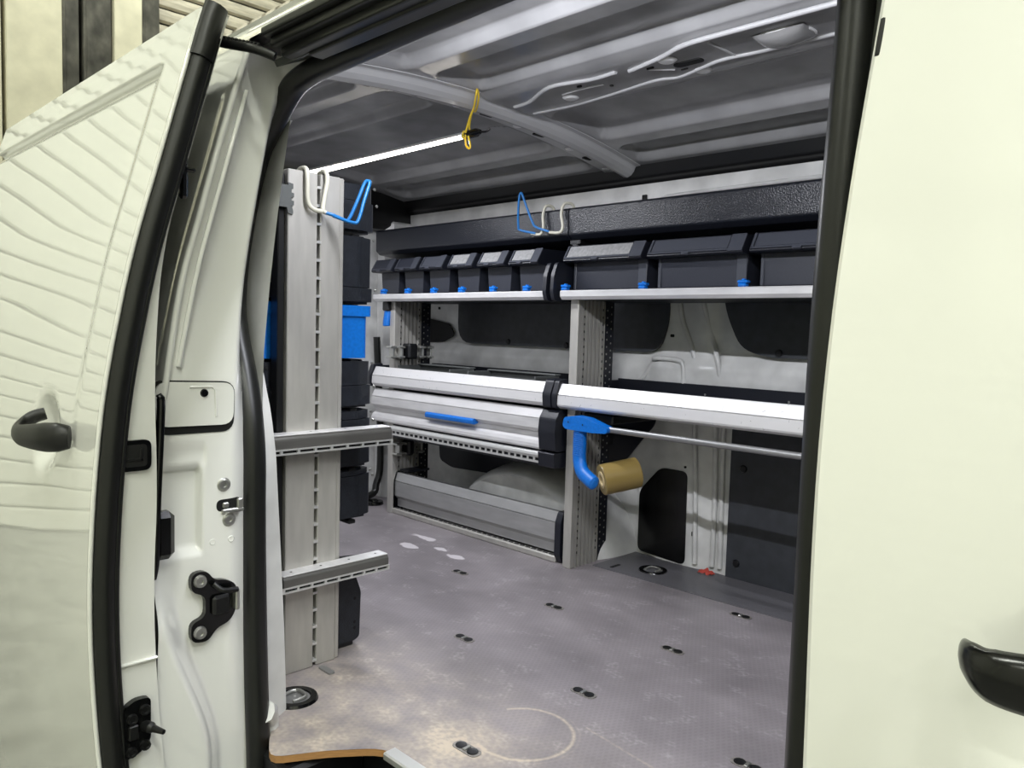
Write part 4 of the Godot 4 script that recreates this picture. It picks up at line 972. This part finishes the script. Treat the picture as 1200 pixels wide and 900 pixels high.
# ---------------------------------------------------------------- case rack on the near side
func case_rack() -> void:
	var r := thing("case_rack", Vector3(-1.6, 0, -0.95), "tall silver rack post with two slotted cross bars, holding the stacked cases", "rack")
	var y1 := 1.137
	var s := begin()
	bx(s, Vector3(-1.585, 0.0, -0.943), Vector3(-1.56, y1, -0.870), 0.002); fin("post_panel", s, M.post, r)
	s = begin()
	bx(s, Vector3(-1.585, 0.0, -1.003), Vector3(-1.562, y1, -0.952), 0.002); bx(s, Vector3(-1.588, 0.0, -1.017), Vector3(-1.566, y1, -1.003), 0.003); fin("post_panel", s, M.post, r)
	s = begin(); bx(s, Vector3(-1.60, 0.0, -1.0), Vector3(-1.586, y1 - 0.01, -0.88)); fin("post_core", s, M.trim, r)
	s = begin()
	var y := 0.01
	while y < y1 - 0.005:
		bx(s, Vector3(-1.583, y, -0.954), Vector3(-1.5615, y + 0.006, -0.941)); y += 0.0405
	stuff(fin("slot_bridge", s, M.rail, r))
	s = begin(); bx(s, Vector3(-1.60, -0.01, -0.868), Vector3(-1.57, y1 - 0.01, -0.852), 0.002); fin("side_post", s, M.trim, r, "black slotted side post")
	# cross bars
	for q in [[0.557, -0.795, -1.130, 0.514], [0.243, -0.845, -1.126, 0.205]]:
		s = begin()
		var yb: float = q[3]; var yt: float = q[0]
		extrude(s, rp([[-1.558, yb + 0.012], [-1.558, yt], [-1.528, yt + 0.001], [-1.52, yt - 0.008], [-1.52, yb + 0.012]], 0.004, 2), Vector3(0, 0, q[1]), Vector3.RIGHT, Vector3.UP, Vector3(0, 0, q[2] - q[1]))
		var b := fin("cross_bar", s, M.bar, r, "aluminium cross bar with a slotted lip")
		s = begin()
		bx(s, Vector3(-1.525, yb, q[2]), Vector3(-1.519, yb + 0.0035, q[1])); bx(s, Vector3(-1.525, yb + 0.0095, q[2]), Vector3(-1.519, yb + 0.013, q[1]))
		for k in 9: bx(s, Vector3(-1.525, yb, lerpf(q[1], q[2], k / 8.0) - 0.003), Vector3(-1.5195, yb + 0.012, lerpf(q[1], q[2], k / 8.0) + 0.003))
		fin("slotted_lip", s, M.rail, b)
		s = begin(); bx(s, Vector3(-1.53, yb + 0.001, q[2] + 0.002), Vector3(-1.526, yb + 0.012, q[1] - 0.002)); fin("lip_slot", s, M.hole, b)
		s = begin(); bx(s, Vector3(-1.562, yt - 0.002, q[2]), Vector3(-1.523, yt + 0.0015, q[1]), 0.0012); fin("top_face", s, M.tray, b)
		s = begin(); for k in 4: lathe(s, [[0.0, 0.0012], [0.003, 0.001]], Vector3(-1.54, yt + 0.0015, lerpf(q[1], q[2], 0.1 + 0.27 * k)), Vector3.UP, 8)
		stuff(fin("rivet", s, M.hole, b))
		s = begin(); plate_y(s, rp([[-1.60, q[1] - 0.02], [-1.557, q[1] - 0.02], [-1.553, -1.10], [-1.57, -1.115], [-1.60, -1.03]], 0.012, 3), yt - 0.02, yt - 0.006); fin("bar_bracket", s, M.trim, b)
	# toothed plate at the top
	s = begin()
	plate_x(s, v2([[-0.79, 1.052], [-0.79, 1.100], [-0.868, 1.100], [-0.868, 1.106], [-0.880, 1.104], [-0.880, 1.093], [-0.876, 1.092], [-0.876, 1.085], [-0.882, 1.084], [-0.882, 1.076], [-0.876, 1.075], [-0.876, 1.068], [-0.882, 1.067], [-0.882, 1.058], [-0.876, 1.057], [-0.880, 1.046], [-0.880, 1.038], [-0.868, 1.040], [-0.865, 1.052]]), -1.56, -1.556)
	fin("toothed_plate", s, M.greytrim, r, "grey toothed fixing plate")
	# shelf rails that carry the cases, rear post
	for yy in [0.306, 0.436, 0.584, 0.704, 0.838, 1.008]:
		for z in [-0.80, -1.08]:
			s = begin(); bx(s, Vector3(-2.06, yy + 0.002, z - 0.01), Vector3(-1.61, yy + 0.012, z + 0.01), 0.002); fin("case_runner", s, M.trim, r)
	for z in [-0.80, -0.95, -1.07]:
		s = begin(); bx(s, Vector3(-2.09, 0.0, z - 0.02), Vector3(-2.065, y1, z + 0.02), 0.003); fin("rear_post", s, M.trim, r)
	s = begin(); plate_y(s, rr(-1.52, -0.955, 0.05, 0.016, 0.006), 0.0, 0.004); fin("foot_tab", s, M.steel, r)

# profile-carrying case: base, lid, latch blocks, holes; x from -2.05 to -1.602
func case_box(y0: float, y1: float, label: String, cut: float, holes: Array) -> void:
	var t := thing("tool_case", Vector3(-1.8, y0, -0.95), label, "tool case", "black cases in the rack by the door")
	var z0 := -0.775; var z1 := -1.145
	var s := begin()
	extrude(s, rp([[-2.05, z0], [-1.612, z0], [-1.604, z0 - 0.02], [-1.604, z1 + 0.055], [-1.626, z1 + 0.004], [-2.05, z1]], 0.008, 2), Vector3(0, y0 + 0.006, 0), Vector3.RIGHT, Vector3(0, 0, 1), Vector3(0, cut - y0 - 0.0075, 0))
	extrude(s, rr(-1.83, (z0 + z1) / 2, 0.42, 0.33, 0.01), Vector3(0, y0, 0), Vector3.RIGHT, Vector3(0, 0, 1), Vector3(0, 0.016, 0))
	fin("case_base", s, M.case, t)
	s = begin()
	extrude(s, rp([[-2.05, z0], [-1.614, z0], [-1.6055, z0 - 0.02], [-1.6055, z1 + 0.057], [-1.629, z1 + 0.008], [-2.05, z1 + 0.004]], 0.008, 2), Vector3(0, cut, 0), Vector3.RIGHT, Vector3(0, 0, 1), Vector3(0, y1 - cut - 0.004, 0))
	bx(s, Vector3(-2.04, y1 - 0.006, z0 - 0.012), Vector3(-1.625, y1, z1 + 0.03), 0.004)
	fin("case_lid", s, M.case, t)
	for z in [-0.95]:
		s = begin(); bx(s, Vector3(-1.608, cut - 0.025, z - 0.014), Vector3(-1.598, cut + 0.02, z + 0.014), 0.003); fin("latch", s, M.black, t)
	s = begin()
	for h in holes: lathe(s, [[0.0, 0.001], [0.005, 0.0006]], Vector3(-1.604, h[1], h[0]), Vector3.RIGHT, 10)
	if holes.size(): stuff(fin("screw_hole", s, M.hole, t))
	s = begin()
	for h in [[-1.132, y1 - 0.008], [-1.139, cut - 0.006]]: lathe(s, [[0.0, 0.003], [0.003, 0.0025], [0.004, 0.0]], Vector3(-1.612, h[1], h[0]), Vector3.RIGHT, 8)
	stuff(fin("stud", s, M.zinc, t))
func cases() -> void:
	case_box(1.024, 1.142, "black tool case at the very top of the stack, under the light strip", 1.10, [[-0.845, 1.06]])
	case_box(0.852, 1.018, "tall black tool case directly on top of the blue box", 0.893, [[-0.845, 0.955], [-0.845, 0.882], [-0.845, 0.866]])
	case_box(0.598, 0.716, "black tool case right under the blue box", 0.654, [[-0.845, 0.70], [-0.845, 0.635], [-0.845, 0.62]])
	case_box(0.450, 0.594, "black tool case behind the upper slotted cross bar", 0.57, [])
	case_box(0.320, 0.446, "black tool case just under the upper cross bar, lowest on the runners", 0.43, [])
	var t := thing("storage_box", Vector3(-1.8, 0.72, -0.95), "plain bright blue box between the black cases in the rack", "box")
	var s := begin(); extrude(s, rp([[-2.05, -0.785], [-1.615, -0.785], [-1.608, -1.115], [-2.05, -1.115]], 0.012, 3), Vector3(0, 0.72, 0), Vector3.RIGHT, Vector3(0, 0, 1), Vector3(0, 0.102, 0)); fin("box_body", s, M.blue, t)
	s = begin(); extrude(s, rp([[-2.055, -0.78], [-1.61, -0.78], [-1.602, -1.124], [-2.055, -1.124]], 0.012, 3), Vector3(0, 0.822, 0), Vector3.RIGHT, Vector3(0, 0, 1), Vector3(0, 0.026, 0)); fin("box_rim", s, M.blue, t)
	t = thing("floor_case", Vector3(-1.8, 0.0, -0.98), "black plastic box with clipped corners standing on the floor behind the lower cross bar", "box")
	s = begin(); plate_x(s, rp([[-0.86, 0.012], [-1.085, 0.012], [-1.10, 0.02], [-1.103, 0.135], [-1.085, 0.182], [-0.86, 0.19]], 0.006, 2), -2.04, -1.602); fin("box_shell", s, M.case, t)
	for z in [-1.06, -0.90]:
		s = begin(); bx(s, Vector3(-1.70, 0.0, z - 0.025), Vector3(-1.605, 0.016, z + 0.025), 0.003); fin("foot", s, M.black, t)
	s = begin()
	for h in [[-1.085, 0.06, 0.004], [-1.085, 0.045, 0.004], [-1.085, 0.12, 0.004], [-1.035, 0.04, 0.006]]: lathe(s, [[0.0, 0.001], [h[2], 0.0006]], Vector3(-1.602, h[1], h[0]), Vector3.RIGHT, 10)
	stuff(fin("screw_hole", s, M.hole, t))

# ---------------------------------------------------------------- small things
func hook_at(pts_cream: Array, pts_blue: Array, at: Vector3, label: String) -> void:
	var t := thing("wire_hook", at, label, "hook")
	for p in pts_cream:
		var s := begin(); tube(s, spline(p, 5), 0.0052, 8); fin("hook_arm", s, M.cream, t, "cream plastic-coated arm")
	var s := begin(); tube(s, spline(pts_blue, 5), 0.004, 8); fin("hook_loop", s, M.wire, t, "blue wire loop")
func small_things() -> void:
	hook_at([[Vector3(-1.60, 1.128, -0.912), Vector3(-1.585, 1.143, -0.911), Vector3(-1.556, 1.142, -0.910), Vector3(-1.549, 1.12, -0.910), Vector3(-1.549, 1.07, -0.912), Vector3(-1.546, 1.054, -0.925), Vector3(-1.546, 1.052, -0.945)],
		[Vector3(-1.60, 1.125, -0.965), Vector3(-1.585, 1.143, -0.962), Vector3(-1.556, 1.142, -0.96), Vector3(-1.549, 1.12, -0.96), Vector3(-1.548, 1.08, -0.952), Vector3(-1.546, 1.056, -0.948), Vector3(-1.544, 1.05, -0.954)]],
		[Vector3(-1.546, 1.051, -0.95), Vector3(-1.535, 1.045, -0.97), Vector3(-1.515, 1.035, -0.985), Vector3(-1.508, 1.038, -0.992), Vector3(-1.503, 1.08, -1.01), Vector3(-1.50, 1.122, -1.027), Vector3(-1.495, 1.126, -1.033), Vector3(-1.49, 1.12, -1.033), Vector3(-1.485, 1.08, -1.016), Vector3(-1.483, 1.035, -1.0), Vector3(-1.49, 1.028, -0.99), Vector3(-1.53, 1.043, -0.965)],
		Vector3(-1.55, 1.05, -0.94), "cream and blue wire hook over the top of the silver rack post")
	hook_at([[Vector3(-1.845, 1.21, -2.06), Vector3(-1.845, 1.232, -2.045), Vector3(-1.855, 1.232, -2.022), Vector3(-1.86, 1.20, -2.014), Vector3(-1.855, 1.16, -2.012), Vector3(-1.865, 1.135, -2.008), Vector3(-1.90, 1.14, -2.0)],
		[Vector3(-1.755, 1.21, -2.06), Vector3(-1.755, 1.233, -2.045), Vector3(-1.77, 1.232, -2.022), Vector3(-1.775, 1.20, -2.014), Vector3(-1.765, 1.155, -2.012), Vector3(-1.775, 1.135, -2.008), Vector3(-1.815, 1.137, -2.0)]],
		[Vector3(-1.88, 1.138, -2.0), Vector3(-1.94, 1.152, -1.985), Vector3(-1.945, 1.165, -1.98), Vector3(-1.938, 1.22, -1.97), Vector3(-1.928, 1.27, -1.965), Vector3(-1.918, 1.274, -1.965), Vector3(-1.908, 1.25, -1.968), Vector3(-1.885, 1.18, -1.985), Vector3(-1.87, 1.158, -1.992), Vector3(-1.815, 1.14, -2.0)],
		Vector3(-1.82, 1.15, -2.02), "cream and blue wire hook over the black box rail on the far wall")
	# blue dispenser hanging from the rod, with a roll of film
	var t := thing("film_dispenser", Vector3(-1.58, 0.35, -1.92), "blue plastic roll dispenser with a ribbed grip hanging under the tray", "dispenser")
	var s := begin()
	extrude(s, rp([[-1.645, 0.492], [-1.64, 0.522], [-1.60, 0.530], [-1.55, 0.527], [-1.50, 0.512], [-1.462, 0.502], [-1.465, 0.487], [-1.52, 0.483], [-1.63, 0.484]], 0.01, 3), Vector3(0, 0, -1.945), Vector3.RIGHT, Vector3.UP, Vector3(0, 0, 0.04))
	fin("dispenser_head", s, M.blue, t)
	s = begin(); tube(s, spline([Vector3(-1.588, 0.49, -1.928), Vector3(-1.588, 0.43, -1.928), Vector3(-1.585, 0.385, -1.926), Vector3(-1.562, 0.352, -1.915), Vector3(-1.525, 0.335, -1.905), Vector3(-1.505, 0.328, -1.90), Vector3(-1.496, 0.326, -1.897)], 7), 0.0235, 14, false, 0.8, Vector3.ZERO, 1.0, [1, 1, 1, 1, 1, 1, 1, 0.95, 0.45]); fin("grip", s, M.blue, t)
	s = begin(); for k in 12: tube(s, [Vector3(-1.609, 0.475 - k * 0.0065, -1.919), Vector3(-1.599, 0.4755 - k * 0.0065, -1.911), Vector3(-1.588, 0.476 - k * 0.0065, -1.909), Vector3(-1.577, 0.4755 - k * 0.0065, -1.911), Vector3(-1.567, 0.475 - k * 0.0065, -1.919)], 0.0014, 5)
	stuff(fin("grip_ribs", s, M.blue, t))
	s = begin(); lathe(s, [[0.0, 0.002], [0.003, 0.0015]], Vector3(-1.62, 0.508, -1.905), Vector3(0, 0, 1), 8); lathe(s, [[0.0, 0.002], [0.003, 0.0015]], Vector3(-1.56, 0.505, -1.905), Vector3(0, 0, 1), 8); stuff(fin("rivet", s, M.trim, t))
	t = thing("tape_roll", Vector3(-1.5, 0.35, -1.96), "thick roll of yellowish brown film on the blue dispenser", "tape roll")
	var ax := Vector3(0.55, 0.2, -0.83).normalized()
	s = begin(); lathe(s, [[0.028, 0.0], [0.047, 0.0], [0.049, 0.003], [0.049, 0.118], [0.047, 0.121], [0.028, 0.121]], Vector3(-1.492, 0.336, -1.925), ax, 28); fin("film", s, M.tape, t)
	s = begin(); lathe(s, [[0.018, -0.002], [0.028, -0.002], [0.028, 0.123], [0.018, 0.123], [0.018, -0.002]], Vector3(-1.492, 0.336, -1.925), ax, 20); fin("core", s, M.paper, t)
	# blue handled tool hanging at the back
	t = thing("hand_tool", Vector3(-2.72, 0.85, -1.97), "blue tool handle hanging under the shelf beside the stack of cases", "tool")
	s = begin(); tube(s, spline([Vector3(-2.712, 0.90, -1.99), Vector3(-2.714, 0.86, -1.985), Vector3(-2.716, 0.82, -1.98), Vector3(-2.716, 0.80, -1.98)]), 0.018, 10, false, 0.8, Vector3.ZERO, 0.6); fin("tool_handle", s, M.blue, t)
	s = begin(); bx(s, Vector3(-2.73, 0.865, -1.995), Vector3(-2.69, 0.905, -1.965), 0.005); fin("tool_ferrule", s, M.black, t)
	# red rag
	s = begin(); grid(s, 14, 6, func(u: float, v: float) -> Vector3: return Vector3(-1.35 + 0.055 * u, 0.004 + 0.012 * sin(u * PI) * (1 - v) + 0.003 * sin(u * 17.0 + v * 5.0), -2.302 + 0.022 * v + 0.004 * sin(u * 11.0)))
	var rag := fin("rag", s, M.red); tag(rag, "scrap of red cloth at the foot of the white wall pillar", "cloth")
	# light strips
	t = thing("light_strip", Vector3(-2.1, 1.35, -1.52), "lit white light strip tied to the roof bow above the case stack", "light strip")
	s = begin(); tube(s, [Vector3(-2.62, 1.352, -1.535), Vector3(-1.715, 1.352, -1.512)], 0.007, 10); fin("lamp_tube", s, M.led, t)
	s = begin(); bx(s, Vector3(-2.62, 1.3545, -1.545), Vector3(-1.715, 1.3625, -1.504), 0.002); fin("lamp_back", s, M.rail, t, "thin metal back of the strip")
	s = begin(); for k in 60: bx(s, Vector3(-2.61 + k * 0.015, 1.350, -1.522), Vector3(-2.605 + k * 0.015, 1.360, -1.5175), 0.001)
	stuff(fin("lamp_diode", s, M.diode, t))
	s = begin(); tube(s, [Vector3(-1.722, 1.352, -1.512), Vector3(-1.70, 1.352, -1.511), Vector3(-1.66, 1.354, -1.511), Vector3(-1.645, 1.354, -1.511)], 0.0125, 10, false, 1.0, Vector3.ZERO, 0.5); tube(s, spline([Vector3(-1.65, 1.354, -1.511), Vector3(-1.625, 1.352, -1.515), Vector3(-1.615, 1.36, -1.52)]), 0.003, 6); fin("plug", s, M.gloss, t, "black plug end")
	area_light("strip_light", Vector3(-2.16, 1.338, -1.524), Vector2(0.9, 0.015), STRIP, Color(0.96, 0.97, 1.0), Vector3.DOWN, t)
	t = thing("cable_tie", Vector3(-1.72, 1.35, -1.52), "translucent yellow cable tie loops holding the light strip to the roof bow", "cable tie")
	s = begin(); tube(s, spline([Vector3(-1.70, 1.352, -1.53), Vector3(-1.725, 1.385, -1.54), Vector3(-1.725, 1.43, -1.55), Vector3(-1.66, 1.412, -1.505), Vector3(-1.60, 1.425, -1.46), Vector3(-1.592, 1.445, -1.447), Vector3(-1.588, 1.43, -1.44), Vector3(-1.63, 1.408, -1.47), Vector3(-1.655, 1.39, -1.48), Vector3(-1.69, 1.355, -1.495)], 5), 0.003, 6); fin("tie_loop", s, M.yellow, t)
	s = begin(); tube(s, spline([Vector3(-1.695, 1.35, -1.50), Vector3(-1.69, 1.335, -1.495), Vector3(-1.688, 1.318, -1.497), Vector3(-1.678, 1.310, -1.50), Vector3(-1.674, 1.318, -1.50), Vector3(-1.684, 1.345, -1.50)], 5), 0.003, 6); bx(s, Vector3(-1.715, 1.342, -1.527), Vector3(-1.70, 1.366, -1.50), 0.004); fin("tie_tail", s, M.yellow, t)
	t = thing("light_strip", Vector3(-0.66, 1.39, -0.895), "second light strip under the roof, hidden above the door opening", "light strip")
	s = begin(); tube(s, [Vector3(-1.42, 1.387, -0.895), Vector3(0.1, 1.387, -0.895)], 0.0085, 10); fin("lamp_tube", s, M.led2, t)
	area_light("strip_light", Vector3(-0.66, 1.377, -0.905), Vector2(1.5, 0.015), STRIP2, Color(0.96, 0.97, 1.0), Vector3(0, -1, -0.6), t)
